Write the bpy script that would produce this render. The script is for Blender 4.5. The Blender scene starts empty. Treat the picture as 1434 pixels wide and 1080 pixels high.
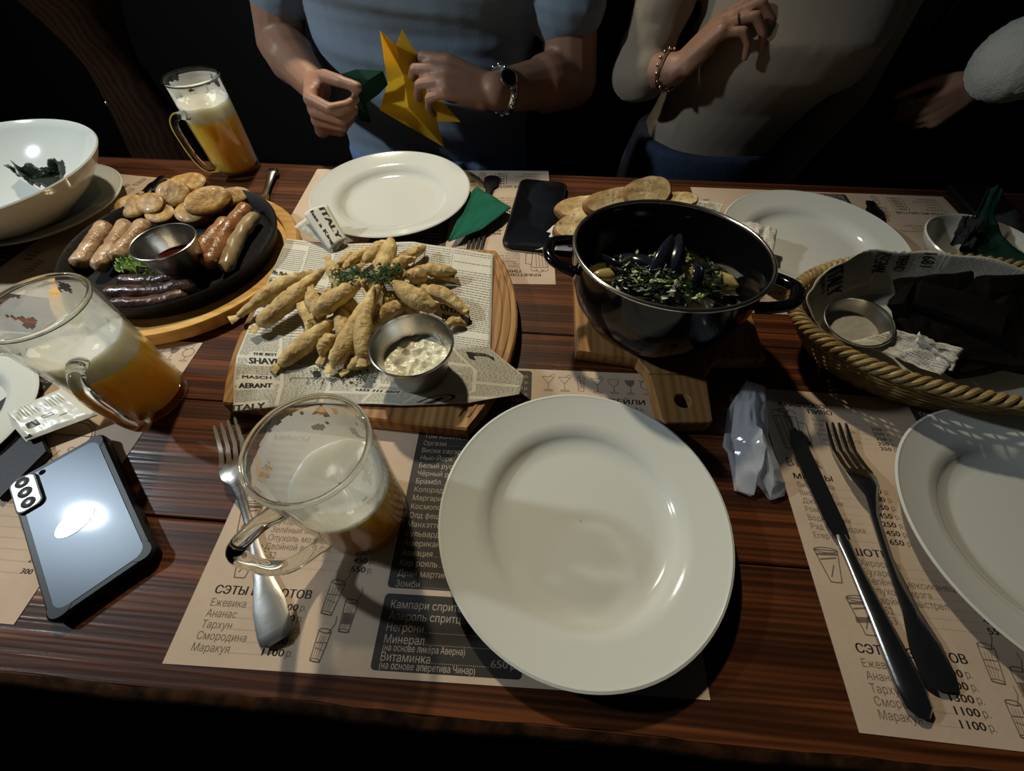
import bpy, bmesh, math, random
from math import sin, cos, pi, sqrt
from mathutils import Vector, Matrix, noise
from mathutils.geometry import delaunay_2d_cdt
random.seed(7)
SC = bpy.context.scene
COL = SC.collection
V = Vector

# ------------------------------------------------------------------ camera
CAM = (578.652, 0.614840, -0.00021, 0.0773417, 0.3787875)   # focal px, tilt from nadir, roll, yaw, height above table
cd = bpy.data.cameras.new('camera')
cam = bpy.data.objects.new('camera', cd); COL.objects.link(cam)
cd.sensor_fit = 'HORIZONTAL'; cd.sensor_width = 36.0
cd.lens = 36.0*CAM[0]/1434.0
cd.clip_start = 0.01; cd.clip_end = 60
MROT = Matrix.Rotation(CAM[3], 3, 'Z') @ Matrix.Rotation(CAM[1], 3, 'X') @ Matrix.Rotation(CAM[2], 3, 'Z')
cam.matrix_world = Matrix.Translation((0, 0, CAM[4])) @ MROT.to_4x4()
SC.camera = cam

def U(u, v, z=0.0):
    """point of the scene at height z that the photograph shows at pixel (u, v)"""
    d = MROT @ V((u-717, 540-v, -CAM[0]))
    t = (z-CAM[4])/d.z
    return V((d.x*t, d.y*t, z))
def UY(u, v, Y):
    d = MROT @ V((u-717, 540-v, -CAM[0]))
    t = Y/d.y
    return V((d.x*t, Y, CAM[4]+d.z*t))

# ------------------------------------------------------------------ world, light, exposure
w = bpy.data.worlds.new('world'); SC.world = w; w.use_nodes = True
bg = w.node_tree.nodes['Background']
bg.inputs[0].default_value = (0.55, 0.62, 0.75, 1); bg.inputs[1].default_value = 0.010
def light(name, loc, target, energy, color, size=0.1, kind='AREA', spot=None, shape='DISK'):
    l = bpy.data.lights.new(name, kind); l.energy = energy; l.color = color
    if kind == 'AREA': l.shape = shape; l.size = size
    if kind == 'SPOT': l.spot_size = spot; l.spot_blend = 1.; l.shadow_soft_size = size
    if kind == 'POINT': l.shadow_soft_size = size
    o = bpy.data.objects.new(name, l); COL.objects.link(o); o.location = loc
    o.rotation_euler = (V(target)-V(loc)).to_track_quat('-Z', 'Y').to_euler()
    o['kind'] = 'structure'
    return o
light('cool_lamp', (-1.32, 0.30, 0.90), (-.40, .75, .10), 10.2, (0.80, 0.91, 0.98), .08)
light('warm_lamp', (-0.55, 1.30, 1.50), (-.24, .42, 0), 100.0, (1.0, 0.87, 0.64), .045, 'SPOT', math.radians(60))
vs = SC.view_settings
SC.display_settings.display_device = 'sRGB'
vs.view_transform = 'Standard'; vs.look = 'None'; vs.gamma = 1.0; vs.exposure = 0.0
vs.use_curve_mapping = False
SC.cycles.max_bounces = 12; SC.cycles.transparent_max_bounces = 24

# ------------------------------------------------------------------ materials
def new_mat(name):
    m = bpy.data.materials.new(name); m.use_nodes = True
    nt = m.node_tree; return m, nt, nt.nodes['Principled BSDF']
def N(nt, t, **k):
    n = nt.nodes.new(t)
    for a, b in k.items(): setattr(n, a, b)
    return n
def pmat(name, col, rough=.5, metal=0., spec=.5, var=0., vscale=30., bump=0., bscale=60., sss=0., coat=0., col2=None, stretch=None, sheen=0., trans=0., coords='Object', bdist=.002, alpha=1.):
    m, nt, b = new_mat(name)
    b.inputs['Base Color'].default_value = (*col, 1); b.inputs['Roughness'].default_value = rough
    b.inputs['Metallic'].default_value = metal; b.inputs['Specular IOR Level'].default_value = spec
    b.inputs['Coat Weight'].default_value = coat; b.inputs['Coat Roughness'].default_value = .08
    b.inputs['Sheen Weight'].default_value = sheen; b.inputs['Alpha'].default_value = alpha
    if sss:
        b.inputs['Subsurface Weight'].default_value = sss; b.inputs['Subsurface Radius'].default_value = (.012, .005, .003)
        b.inputs['Subsurface Scale'].default_value = .6
    if trans: b.inputs['Transmission Weight'].default_value = trans
    tc = N(nt, 'ShaderNodeTexCoord'); mp = N(nt, 'ShaderNodeMapping')
    nt.links.new(tc.outputs[coords], mp.inputs[0])
    if stretch: mp.inputs['Scale'].default_value = stretch
    if var or col2:
        n = N(nt, 'ShaderNodeTexNoise'); n.inputs['Scale'].default_value = vscale; n.inputs['Detail'].default_value = 5
        nt.links.new(mp.outputs[0], n.inputs['Vector'])
        r = N(nt, 'ShaderNodeValToRGB')
        c2 = col2 if col2 else tuple(c*(1-var) for c in col)
        r.color_ramp.elements[0].color = (*c2, 1); r.color_ramp.elements[1].color = (*col, 1)
        r.color_ramp.elements[0].position = .35; r.color_ramp.elements[1].position = .65
        nt.links.new(n.outputs[0], r.inputs[0]); nt.links.new(r.outputs[0], b.inputs['Base Color'])
    if bump:
        n2 = N(nt, 'ShaderNodeTexNoise'); n2.inputs['Scale'].default_value = bscale; n2.inputs['Detail'].default_value = 6
        nt.links.new(mp.outputs[0], n2.inputs['Vector'])
        bp = N(nt, 'ShaderNodeBump'); bp.inputs['Strength'].default_value = bump; bp.inputs['Distance'].default_value = bdist
        nt.links.new(n2.outputs[0], bp.inputs['Height']); nt.links.new(bp.outputs[0], b.inputs['Normal'])
    return m
def wood(name, dark, mid, lite, rough=.4, grain=9., axis='X', bump=.5, coat=0., ring=1.0, ww=.45, fine=14):
    m, nt, b = new_mat(name)
    tc = N(nt, 'ShaderNodeTexCoord'); mp = N(nt, 'ShaderNodeMapping')
    s = {'X': (.9, fine, fine), 'Y': (fine, .9, fine)}[axis]
    mp.inputs['Scale'].default_value = s
    oi = N(nt, 'ShaderNodeObjectInfo'); va = N(nt, 'ShaderNodeVectorMath', operation='ADD')
    ml = N(nt, 'ShaderNodeMath', operation='MULTIPLY'); ml.inputs[1].default_value = 13.
    nt.links.new(oi.outputs['Random'], ml.inputs[0])
    nt.links.new(tc.outputs['Object'], va.inputs[0]); nt.links.new(ml.outputs[0], va.inputs[1])
    nt.links.new(va.outputs[0], mp.inputs[0])
    n = N(nt, 'ShaderNodeTexNoise'); n.inputs['Scale'].default_value = grain*.35; n.inputs['Detail'].default_value = 7; n.inputs['Distortion'].default_value = .5*ring
    nt.links.new(mp.outputs[0], n.inputs['Vector'])
    wv = N(nt, 'ShaderNodeTexWave', wave_type='BANDS', bands_direction='Y' if axis == 'X' else 'X')
    wv.inputs['Scale'].default_value = grain*.22; wv.inputs['Distortion'].default_value = 9*ring; wv.inputs['Detail'].default_value = 3
    wv.inputs['Detail Scale'].default_value = .7
    nt.links.new(mp.outputs[0], wv.inputs['Vector'])
    mx = N(nt, 'ShaderNodeMath', operation='MULTIPLY_ADD'); mx.inputs[1].default_value = ww
    nt.links.new(wv.outputs['Fac'], mx.inputs[0])
    m2 = N(nt, 'ShaderNodeMath', operation='MULTIPLY'); m2.inputs[1].default_value = 1.07-ww
    nt.links.new(n.outputs[0], m2.inputs[0]); nt.links.new(m2.outputs[0], mx.inputs[2])
    r = N(nt, 'ShaderNodeValToRGB'); e = r.color_ramp.elements
    e[0].color = (*dark, 1); e[0].position = .22; e[1].color = (*lite, 1); e[1].position = .82
    q = e.new(.5); q.color = (*mid, 1)
    nt.links.new(mx.outputs[0], r.inputs[0]); nt.links.new(r.outputs[0], b.inputs['Base Color'])
    b.inputs['Roughness'].default_value = rough; b.inputs['Coat Weight'].default_value = coat; b.inputs['Coat Roughness'].default_value = .16; b.inputs['Specular IOR Level'].default_value = .2
    bp = N(nt, 'ShaderNodeBump'); bp.inputs['Strength'].default_value = bump; bp.inputs['Distance'].default_value = .0015
    nt.links.new(mx.outputs[0], bp.inputs['Height']); nt.links.new(bp.outputs[0], b.inputs['Normal'])
    if coat: nt.links.new(bp.outputs[0], b.inputs['Coat Normal'])
    return m
def thin_glass(name, tint, refl=1.0):
    m = bpy.data.materials.new(name); m.use_nodes = True; nt = m.node_tree; nt.nodes.clear()
    o = N(nt, 'ShaderNodeOutputMaterial'); t = N(nt, 'ShaderNodeBsdfTransparent'); g = N(nt, 'ShaderNodeBsdfGlossy')
    t.inputs[0].default_value = (*tint, 1); g.inputs['Roughness'].default_value = .03
    f = N(nt, 'ShaderNodeLayerWeight'); f.inputs[0].default_value = .5
    pw = N(nt, 'ShaderNodeMath', operation='POWER'); pw.inputs[1].default_value = 4.; nt.links.new(f.outputs['Facing'], pw.inputs[0])
    mu = N(nt, 'ShaderNodeMath', operation='MULTIPLY_ADD'); mu.inputs[1].default_value = .75*refl; mu.inputs[2].default_value = .035
    mx = N(nt, 'ShaderNodeMixShader')
    nt.links.new(pw.outputs[0], mu.inputs[0]); nt.links.new(mu.outputs[0], mx.inputs[0])
    nt.links.new(t.outputs[0], mx.inputs[1]); nt.links.new(g.outputs[0], mx.inputs[2]); nt.links.new(mx.outputs[0], o.inputs[0])
    return m
def murky(name, tcol, dcol, fac, gloss=.04):
    """cloudy liquid or film: part clear, part scattering"""
    m = bpy.data.materials.new(name); m.use_nodes = True; nt = m.node_tree; nt.nodes.clear()
    o = N(nt, 'ShaderNodeOutputMaterial'); t = N(nt, 'ShaderNodeBsdfTransparent'); t.inputs[0].default_value = (*tcol, 1)
    d = N(nt, 'ShaderNodeBsdfDiffuse'); d.inputs[0].default_value = (*dcol, 1)
    tr = N(nt, 'ShaderNodeBsdfTranslucent'); tr.inputs[0].default_value = (*dcol, 1)
    m1 = N(nt, 'ShaderNodeMixShader'); m1.inputs[0].default_value = .5
    nt.links.new(d.outputs[0], m1.inputs[1]); nt.links.new(tr.outputs[0], m1.inputs[2])
    m2 = N(nt, 'ShaderNodeMixShader'); m2.inputs[0].default_value = fac
    nt.links.new(t.outputs[0], m2.inputs[1]); nt.links.new(m1.outputs[0], m2.inputs[2])
    g = N(nt, 'ShaderNodeBsdfGlossy'); g.inputs['Roughness'].default_value = .08
    m3 = N(nt, 'ShaderNodeMixShader'); m3.inputs[0].default_value = gloss
    nt.links.new(m2.outputs[0], m3.inputs[1]); nt.links.new(g.outputs[0], m3.inputs[2]); nt.links.new(m3.outputs[0], o.inputs[0])
    return m

def glow(name, tcol, dcol, fac, rad):
    """cloudy liquid that scatters light inside itself"""
    m, nt, b = new_mat(name); b.inputs['Base Color'].default_value = (*dcol, 1); b.inputs['Roughness'].default_value = .25
    b.inputs['Subsurface Weight'].default_value = 1.; b.inputs['Subsurface Radius'].default_value = rad; b.inputs['Subsurface Scale'].default_value = 1.
    o = nt.nodes['Material Output']; t = N(nt, 'ShaderNodeBsdfTransparent'); t.inputs[0].default_value = (*tcol, 1)
    mx = N(nt, 'ShaderNodeMixShader'); mx.inputs[0].default_value = fac
    nt.links.new(t.outputs[0], mx.inputs[1]); nt.links.new(b.outputs[0], mx.inputs[2]); nt.links.new(mx.outputs[0], o.inputs[0])
    return m

M = dict(
 table=wood('table_wood', (.009, .0024, .0009), (.048, .0140, .0042), (.19, .056, .015), rough=.50, grain=8, bump=.6, coat=.09, ww=.10, fine=36),
 edge=pmat('table_edge', (.055, .022, .008), .4, var=.8, vscale=60, bump=.5),
 paper=pmat('kraft_paper', (.56, .435, .325), .75, var=.16, vscale=14, spec=.2, bump=.12, bscale=200),
 ink=pmat('ink', (.045, .036, .030), .7, spec=.2),
 panel=pmat('dark_print', (.030, .026, .023), .6, spec=.3),
 cream=pmat('cream_print', (.42, .35, .28), .7, spec=.2),
 pencil=pmat('sketch_ink', (.16, .12, .09), .8, spec=.2),
 china=pmat('white_china', (.62, .635, .585), .10, spec=.5),
 china2=pmat('cream_china', (.60, .58, .50), .2, spec=.5),
 news=pmat('newsprint', (.66, .63, .535), .8, var=.12, vscale=20, spec=.2, bump=.25, bscale=25, bdist=.004),
 newsink=pmat('news_ink', (.27, .26, .225), .8, spec=.15),
 newsinkd=pmat('news_ink_bold', (.03, .028, .026), .8, spec=.15),
 board=wood('acacia_board', (.11, .045, .013), (.31, .155, .052), (.47, .27, .10), rough=.5, grain=7, bump=.2, axis='Y', ww=.2, fine=22),
 board2=wood('beech_board', (.42, .21, .055), (.62, .36, .11), (.74, .46, .17), rough=.45, grain=6, bump=.12, ww=.18, fine=18),
 board3=wood('oak_board', (.13, .055, .018), (.30, .15, .05), (.42, .23, .085), rough=.5, grain=7, bump=.15, axis='Y', ww=.2, fine=22),
 iron=pmat('cast_iron', (.005, .005, .005), .55, bump=.3, bscale=220, spec=.25),
 steel=pmat('steel', (.60, .58, .54), .20, metal=1., bump=.03, bscale=300),
 brushed=pmat('brushed_steel', (.50, .48, .44), .30, metal=1., bump=.1, bscale=50, stretch=(1, 1, 25)),
 rimsteel=pmat('rim_steel', (.65, .62, .56), .22, metal=1.),
 enamel=pmat('black_enamel', (.003, .003, .004), .12, spec=.3),
 fish=pmat('fried_batter', (.68, .52, .22), .6, col2=(.38, .235, .08), vscale=60, bump=1.0, bscale=190, sss=.08, spec=.4),
 sauce=pmat('white_sauce', (.66, .63, .46), .2, bump=.8, bscale=55, bdist=.006, sss=.1),
 redsauce=pmat('red_sauce', (.06, .008, .004), .1, bump=.3, bscale=60),
 herb=pmat('herbs', (.045, .110, .018), .9, var=.6, vscale=200),
 herbd=pmat('dark_leaf', (.012, .028, .010), .35, var=.6, vscale=90, bump=.6, bscale=90),
 saus=pmat('grilled_sausage', (.37, .17, .06), .26, col2=(.16, .055, .016), vscale=26, bump=.9, bscale=110, coat=.15, bdist=.003),
 sausp=pmat('pale_sausage', (.50, .34, .20), .24, col2=(.25, .12, .05), vscale=34, bump=1., bscale=90, coat=.25, bdist=.004),
 sausd=pmat('dark_sausage', (.13, .065, .045), .22, col2=(.05, .022, .015), vscale=40, bump=1., bscale=110, coat=.25, bdist=.003),
 sausg=pmat('greyish_sausage', (.40, .29, .15), .28, col2=(.25, .17, .08), vscale=30, bump=.3, coat=.4),
 potato=pmat('fried_potato', (.54, .33, .085), .48, col2=(.30, .14, .03), vscale=110, bump=.7, bscale=160, sss=.05, coat=.05),
 skin_pot=pmat('potato_skin', (.24, .10, .028), .35, var=.5, vscale=60),
 glass=thin_glass('glass_wall', (.985, .99, .97), 1.0),
 beer=glow('beer', (.99, .80, .30), (.97, .58, .075), .86, (.05, .03, .008)),
 foam=glow('beer_foam', (.95, .93, .86), (.93, .91, .83), .92, (.01, .01, .008)),
 film=murky('foam_film', (.98, .98, .96), (.97, .96, .92), .66),
 phone=pmat('black_plastic', (.006, .006, .007), .42, spec=.25),
 phoneglass=pmat('dark_glass', (.004, .004, .005), .05, spec=.6),
 phoneback=pmat('graphite_back', (.045, .058, .075), .36, metal=.45, spec=.5, coat=.08),
 island=pmat('camera_island', (.62, .63, .66), .3, metal=.2),
 lens=pmat('lens', (.14, .14, .15), .15, metal=.6),
 silver=pmat('silver_sticker', (.62, .63, .63), .34, metal=.4, coat=.2),
 napg=pmat('green_napkin', (.012, .115, .070), .85, bump=.2, bscale=300, spec=.1),
 napgd=pmat('dark_green_napkin', (.008, .035, .022), .85, bump=.2, bscale=300, spec=.1),
 napy=murky('yellow_napkin', (1, 1, 1), (1., .66, .05), 1., 0.),
 crumb=pmat('bread_crumb', (.78, .62, .34), .8, col2=(.42, .27, .10), vscale=40, bump=.6, bscale=90),
 crust=pmat('bread_crust', (.34, .15, .045), .6, var=.5, vscale=50),
 rye=pmat('rye_toast', (.006, .004, .003), .9, spec=.1, var=.5, bump=.5, bscale=90),
 mussel=pmat('mussel_shell', (.010, .012, .020), .16, spec=.6),
 pearl=pmat('shell_inside', (.46, .44, .33), .3, col2=(.30, .28, .16), vscale=50),
 meat=pmat('mussel_meat', (.52, .42, .16), .3, sss=.1, var=.3),
 broth=pmat('broth', (.17, .16, .10), .12),
 wicker=pmat('wicker', (.40, .27, .10), .5, var=.4, vscale=60, bump=.3, bscale=120),
 foil=pmat('plastic_foil', (.60, .60, .54), .32, spec=.6),
 film2=murky('white_plastic_film', (.88, .90, .94), (.80, .83, .88), .82, .08),
 skin=pmat('skin', (.33, .170, .105), .5, sss=.12, var=.12, vscale=25, bump=.1, bscale=150),
 nail=pmat('nail', (.50, .27, .20), .25),
 shirt=pmat('blue_tee', (.185, .240, .30), .9, bump=.25, bscale=500, sheen=.2),
 jeans=pmat('jeans', (.025, .042, .085), .9, bump=.3, bscale=400, var=.3, vscale=60),
 jeansl=pmat('light_jeans', (.16, .24, .42), .9, bump=.3, bscale=400, var=.2, vscale=60),
 beige=pmat('beige_knit', (.25, .205, .150), .9, bump=.2, bscale=400, sheen=.2),
 fuzz=pmat('fuzzy_white', (.62, .58, .47), .95, bump=.9, bscale=220, sheen=.5),
 hair=pmat('hair', (.015, .009, .006), .5),
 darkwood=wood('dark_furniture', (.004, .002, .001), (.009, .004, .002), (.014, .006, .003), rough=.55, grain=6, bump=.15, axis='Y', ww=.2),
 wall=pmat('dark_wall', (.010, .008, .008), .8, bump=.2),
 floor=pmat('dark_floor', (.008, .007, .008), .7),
 blackcloth=pmat('black_cloth', (.006, .006, .008), .9),
 gold=pmat('bracelet', (.55, .45, .33), .25, metal=1.),
)

# ------------------------------------------------------------------ mesh helpers
class MB:
    def __init__(s): s.v = []; s.f = []; s.mi = []
    def add(s, vs_, fs, mi=0):
        o = len(s.v); s.v += [tuple(q) for q in vs_]; s.f += [tuple(i+o for i in f) for f in fs]; s.mi += [mi]*len(fs); return s
    def rings(s, rings, closed=True, cap=True, mi=0):
        n = len(rings[0]); o = []; fs = []
        for r in rings: o += r
        for k in range(len(rings)-1):
            for i in range(n if closed else n-1):
                j = (i+1) % n; fs.append((k*n+i, k*n+j, (k+1)*n+j, (k+1)*n+i))
        if cap: fs.append(tuple(range(n))[::-1]); fs.append(tuple((len(rings)-1)*n+i for i in range(n)))
        return s.add(o, fs, mi)
    def lathe(s, prof, n=64, c=(0, 0), sx=1., sy=1., mi=0, cap=False):
        rs = [[(c[0]+r*sx*cos(2*pi*i/n), c[1]+r*sy*sin(2*pi*i/n), z) for i in range(n)] for r, z in prof]
        return s.rings(rs, True, cap, mi)
    def prism(s, poly, z0, z1, mi=0, bev=0.):
        n = len(poly)
        if bev:
            cx = sum(p[0] for p in poly)/n; cy = sum(p[1] for p in poly)/n
            def sh(k):
                out = []
                for i in range(n):
                    a, b, c = V(poly[i-1][:2]), V(poly[i][:2]), V(poly[(i+1) % n][:2])
                    t = (c-a).normalized(); nn = V((t.y, -t.x))
                    out.append(b-nn*k)
                return out
            i_ = sh(bev)
            R = [[(q.x, q.y, z0) for q in i_], [(p[0], p[1], z0+bev) for p in poly], [(p[0], p[1], z1-bev) for p in poly], [(q.x, q.y, z1) for q in i_]]
        else: R = [[(p[0], p[1], z0) for p in poly], [(p[0], p[1], z1) for p in poly]]
        return s.rings(R, True, True, mi)
    def box(s, c, d, mi=0, rz=0., bev=0.):
        x, y = d[0]/2, d[1]/2; ca, sa = cos(rz), sin(rz)
        P = [(c[0]+a*ca-b*sa, c[1]+a*sa+b*ca) for a, b in ((-x, -y), (x, -y), (x, y), (-x, y))]
        return s.prism(P, c[2]-d[2]/2, c[2]+d[2]/2, mi, bev)
    def tube(s, pts, r, n=10, mi=0, closed=False, flat=1.0):
        pts = [V(p) for p in pts]; k = len(pts)
        rr = r if isinstance(r, (list, tuple)) else [r]*k
        rs = []; up = V((0, 0, 1)); prev = None
        for i, p in enumerate(pts):
            if closed: t = pts[(i+1) % k]-pts[i-1]
            else: t = pts[min(i+1, k-1)]-pts[max(i-1, 0)]
            t.normalize()
            if prev is None:
                a = up if abs(t.dot(up)) < .9 else V((1, 0, 0))
                b = t.cross(a).normalized()
            else:
                b = (prev - t*prev.dot(t)).normalized()
            prev = b; c = t.cross(b)
            rs.append([tuple(p + (b*cos(2*pi*j/n) + c*sin(2*pi*j/n)*flat)*rr[i]) for j in range(n)])
        if closed: rs.append(rs[0])
        return s.rings(rs, True, not closed, mi)
    def ball(s, c, r, n=12, mi=0):
        r = r if isinstance(r, (tuple, list)) else (r, r, r)
        prof = [(sin(pi*k/(n//1)), -cos(pi*k/n)) for k in range(n+1)]
        rs = [[(c[0]+max(a, .001)*r[0]*cos(2*pi*i/(2*n)), c[1]+max(a, .001)*r[1]*sin(2*pi*i/(2*n)), c[2]+b*r[2]) for i in range(2*n)] for a, b in prof]
        return s.rings(rs, True, True, mi)
    def grid(s, fn, nu, nv, mi=0):
        vs_ = [fn(i/nu, j/nv) for j in range(nv+1) for i in range(nu+1)]
        fs = [(j*(nu+1)+i, j*(nu+1)+i+1, (j+1)*(nu+1)+i+1, (j+1)*(nu+1)+i) for j in range(nv) for i in range(nu)]
        return s.add(vs_, fs, mi)
    def xf(s, m):
        s.v = [tuple(m @ V(q)) for q in s.v]; return s
    def build(s, name, mats, parent=None, smooth=True, mods=None, loc=None):
        me = bpy.data.meshes.new(name); me.from_pydata(s.v, [], s.f)
        if not isinstance(mats, (list, tuple)): mats = [mats]
        for m in mats: me.materials.append(m)
        if len(mats) > 1:
            for p, i in zip(me.polygons, s.mi): p.material_index = i
        if smooth: me.polygons.foreach_set('use_smooth', [True]*len(me.polygons)); 
        me.update()
        if smooth: me.set_sharp_from_angle(angle=math.radians(40))
        o = bpy.data.objects.new(name, me); COL.objects.link(o)
        if parent: o.parent = parent
        if loc: o.location = loc
        return o
def thing(name, label, cat, loc=(0, 0, 0), rz=0, group=None):
    o = bpy.data.objects.new(name, None); COL.objects.link(o); o.location = loc; o.rotation_euler = (0, 0, rz)
    o.empty_display_size = .02
    return tag(o, label, cat, group)
def tag(o, label, cat, group=None):
    o['label'] = label; o['category'] = cat
    if group: o['group'] = group
    return o
def struct(o): o['kind'] = 'structure'; return o
def stuff(o): o['kind'] = 'stuff'; return o
def solidify(o, t, off=0.):
    md = o.modifiers.new('thickness', 'SOLIDIFY'); md.thickness = t; md.offset = off; return o
def copytree(o, parent=None):
    c = o.copy(); COL.objects.link(c); c.parent = parent
    for ch in list(o.children): copytree(ch, c)
    return c
def at(mb, org):    # express world-built geometry relative to a thing's base
    o = V(org); mb.v = [(a-o.x, b-o.y, c-o.z) for a, b, c in mb.v]; return mb

# ------------------------------------------------------------------ lettering
_tc = {}
def glyph_mesh(s, size=1., bold=0., shear=0., res=2):
    k = (s, bold, shear)
    if k not in _tc:
        cu = bpy.data.curves.new('lettering', 'FONT'); cu.body = s; cu.size = 1.; cu.offset = bold; cu.shear = shear
        cu.resolution_u = res; cu.fill_mode = 'NONE'
        ob = bpy.data.objects.new('lettering', cu); COL.objects.link(ob)
        me = bpy.data.meshes.new_from_object(ob)
        adj = {}
        for e in me.edges:
            a, b = e.vertices; adj.setdefault(a, []).append(b); adj.setdefault(b, []).append(a)
        vs_ = [(v.co.x, v.co.y) for v in me.vertices]; fs = []; seen = set(); loops = []
        for s0 in range(len(vs_)):
            if s0 in seen or s0 not in adj: continue
            lp = [s0]; seen.add(s0); cur = s0
            while True:
                nx = [q for q in adj[cur] if q not in seen]
                if not nx: break
                cur = min(nx, key=lambda q: abs(q-cur)); seen.add(cur); lp.append(cur)
            loops.append(lp)
        ed = [(l[k-1], l[k]) for l in loops for k in range(len(l))]
        src = vs_
        ov, _e, of, _a, _b, _c = delaunay_2d_cdt([V(q) for q in vs_], ed, [], 0, 1e-6)
        seg = [(src[a], src[b]) for a, b in ed if (src[a][1] > src[b][1]) != (src[b][1] > src[a][1]) or src[a][1] != src[b][1]]
        for f in of:
            cx = sum(ov[q].x for q in f)/len(f); cy = sum(ov[q].y for q in f)/len(f); wn = 0
            for (x1, y1), (x2, y2) in seg:
                if (y1 <= cy) != (y2 <= cy) and (cy-y1)*(x2-x1)/(y2-y1)+x1 > cx: wn += 1 if y2 > y1 else -1
            if wn: fs.append(tuple(f))
        vs_ = [(q.x, q.y) for q in ov]
        bpy.data.objects.remove(ob); bpy.data.curves.remove(cu); bpy.data.meshes.remove(me)
        x0 = min(v[0] for v in vs_); x1 = max(v[0] for v in vs_)
        _tc[k] = (vs_, fs, x0, x1)
    return _tc[k]
_adv = {}
def advance(a, b):
    """pen advance from glyph a to glyph b, with kerning, taken from the font itself"""
    k = (a, b)
    if k not in _adv:
        cu = bpy.data.curves.new('lettering', 'FONT'); cu.body = a+b+'|'; cu.size = 1.; cu.resolution_u = 1; cu.fill_mode = 'NONE'
        cu2 = bpy.data.curves.new('lettering', 'FONT'); cu2.body = b+'|'; cu2.size = 1.; cu2.resolution_u = 1; cu2.fill_mode = 'NONE'
        r = []
        for c in (cu, cu2):
            ob = bpy.data.objects.new('lettering', c); COL.objects.link(ob); me = bpy.data.meshes.new_from_object(ob)
            r.append(max(v.co.x for v in me.vertices)); bpy.data.objects.remove(ob); bpy.data.meshes.remove(me); bpy.data.curves.remove(c)
        _adv[k] = r[0]-r[1]
    return _adv[k]
_tm = {}
def text_mesh(s, size=1., bold=0., shear=0.):
    if s not in _tm:
        V_, F_ = [], []; x = 0.
        for i, ch in enumerate(s):
            if ch != ' ':
                gv, gf, a, b = glyph_mesh(ch); o = len(V_); V_ += [(p+x, q) for p, q in gv]; F_ += [tuple(k+o for k in f) for f in gf]
            if i < len(s)-1:
                x += advance(ch, s[i+1])
        _tm[s] = (V_, F_, min(v[0] for v in V_), max(v[0] for v in V_))
    return _tm[s]
class Flat:      # flat print, collected in 2D
    def __init__(s, bold=0.): s.v = []; s.f = []; s.bold = bold
    def poly(s, pts):
        o = len(s.v); s.v += list(pts); s.f.append(tuple(range(o, o+len(pts))))
    def text(s, t, x, y, size, width=None, right=False, bold=None, shear=0., rot=0., cond=1.):
        bold = s.bold if bold is None else bold
        if bold:
            for dx in (-1, -.5, 0, .5, 1):
                wd = s.text(t, x+dx*bold*size*cos(rot), y+dx*bold*size*sin(rot), size, width, right, 0., shear, rot, cond)
            return wd
        vs_, fs, x0, x1 = text_mesh(t, 1., 0., shear)
        kx = (width/(x1-x0)) if width else size*cond
        o = len(s.v); ca, sa = cos(rot), sin(rot)
        for a, b in vs_:
            q = ((a-(x1 if right else x0))*kx, b*size); s.v.append((x+q[0]*ca-q[1]*sa, y+q[0]*sa+q[1]*ca))
        s.f += [tuple(i+o for i in f) for f in fs]
        return (x1-x0)*kx
    def dots(s, x0, x1, y, pitch=1.4, d=.45):
        x = x0
        while x < x1: s.poly([(x, y), (x+d, y), (x+d, y+d), (x, y+d)]); x += pitch
    def line(s, pts, w):
        for a, b in zip(pts[:-1], pts[1:]):
            dx, dy = b[0]-a[0], b[1]-a[1]; l = math.hypot(dx, dy) or 1; nx, ny = -dy/l*w/2, dx/l*w/2
            s.poly([(a[0]+nx, a[1]+ny), (a[0]-nx, a[1]-ny), (b[0]-nx, b[1]-ny), (b[0]+nx, b[1]+ny)])
    def arc(s, cx, cy, rx, ry, a0, a1, w, n=14):
        s.line([(cx+rx*cos(a0+(a1-a0)*i/n), cy+ry*sin(a0+(a1-a0)*i/n)) for i in range(n+1)], w)
    def rrect(s, x0, y0, x1, y1, r):
        pts = []
        for cx, cy, a in ((x1-r, y0+r, -pi/2), (x1-r, y1-r, 0), (x0+r, y1-r, pi/2), (x0+r, y0+r, pi)):
            pts += [(cx+r*cos(a+k*pi/8), cy+r*sin(a+k*pi/8)) for k in range(5)]
        s.poly(pts)
    def place(s, fn, name, m, parent):
        mb = MB(); mb.add([fn(x, y) for x, y in s.v], s.f)
        return mb.build(name, m, parent, smooth=False)
M['cupfill'] = pmat('grey_sauce', (.42, .40, .33), .15)
M['leather'] = pmat('black_leather', (.008, .008, .009), .5, bump=.1, bscale=300, spec=.2)
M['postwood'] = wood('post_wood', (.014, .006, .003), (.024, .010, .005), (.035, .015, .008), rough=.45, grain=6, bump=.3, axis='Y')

# ------------------------------------------------------------------ the room
def plane(name, pts, m, thick=.02):
    mb = MB(); mb.add(pts, [tuple(range(len(pts)))]); o = mb.build(name, m, smooth=False); solidify(o, thick); return struct(o)
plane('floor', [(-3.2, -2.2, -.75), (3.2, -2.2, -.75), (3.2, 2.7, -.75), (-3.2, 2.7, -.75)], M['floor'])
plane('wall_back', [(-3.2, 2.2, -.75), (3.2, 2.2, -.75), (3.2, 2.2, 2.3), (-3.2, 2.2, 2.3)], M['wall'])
plane('wall_left', [(-3.0, -2.2, -.75), (-3.0, 2.2, -.75), (-3.0, 2.2, 2.3), (-3.0, -2.2, 2.3)], M['wall'])

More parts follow.
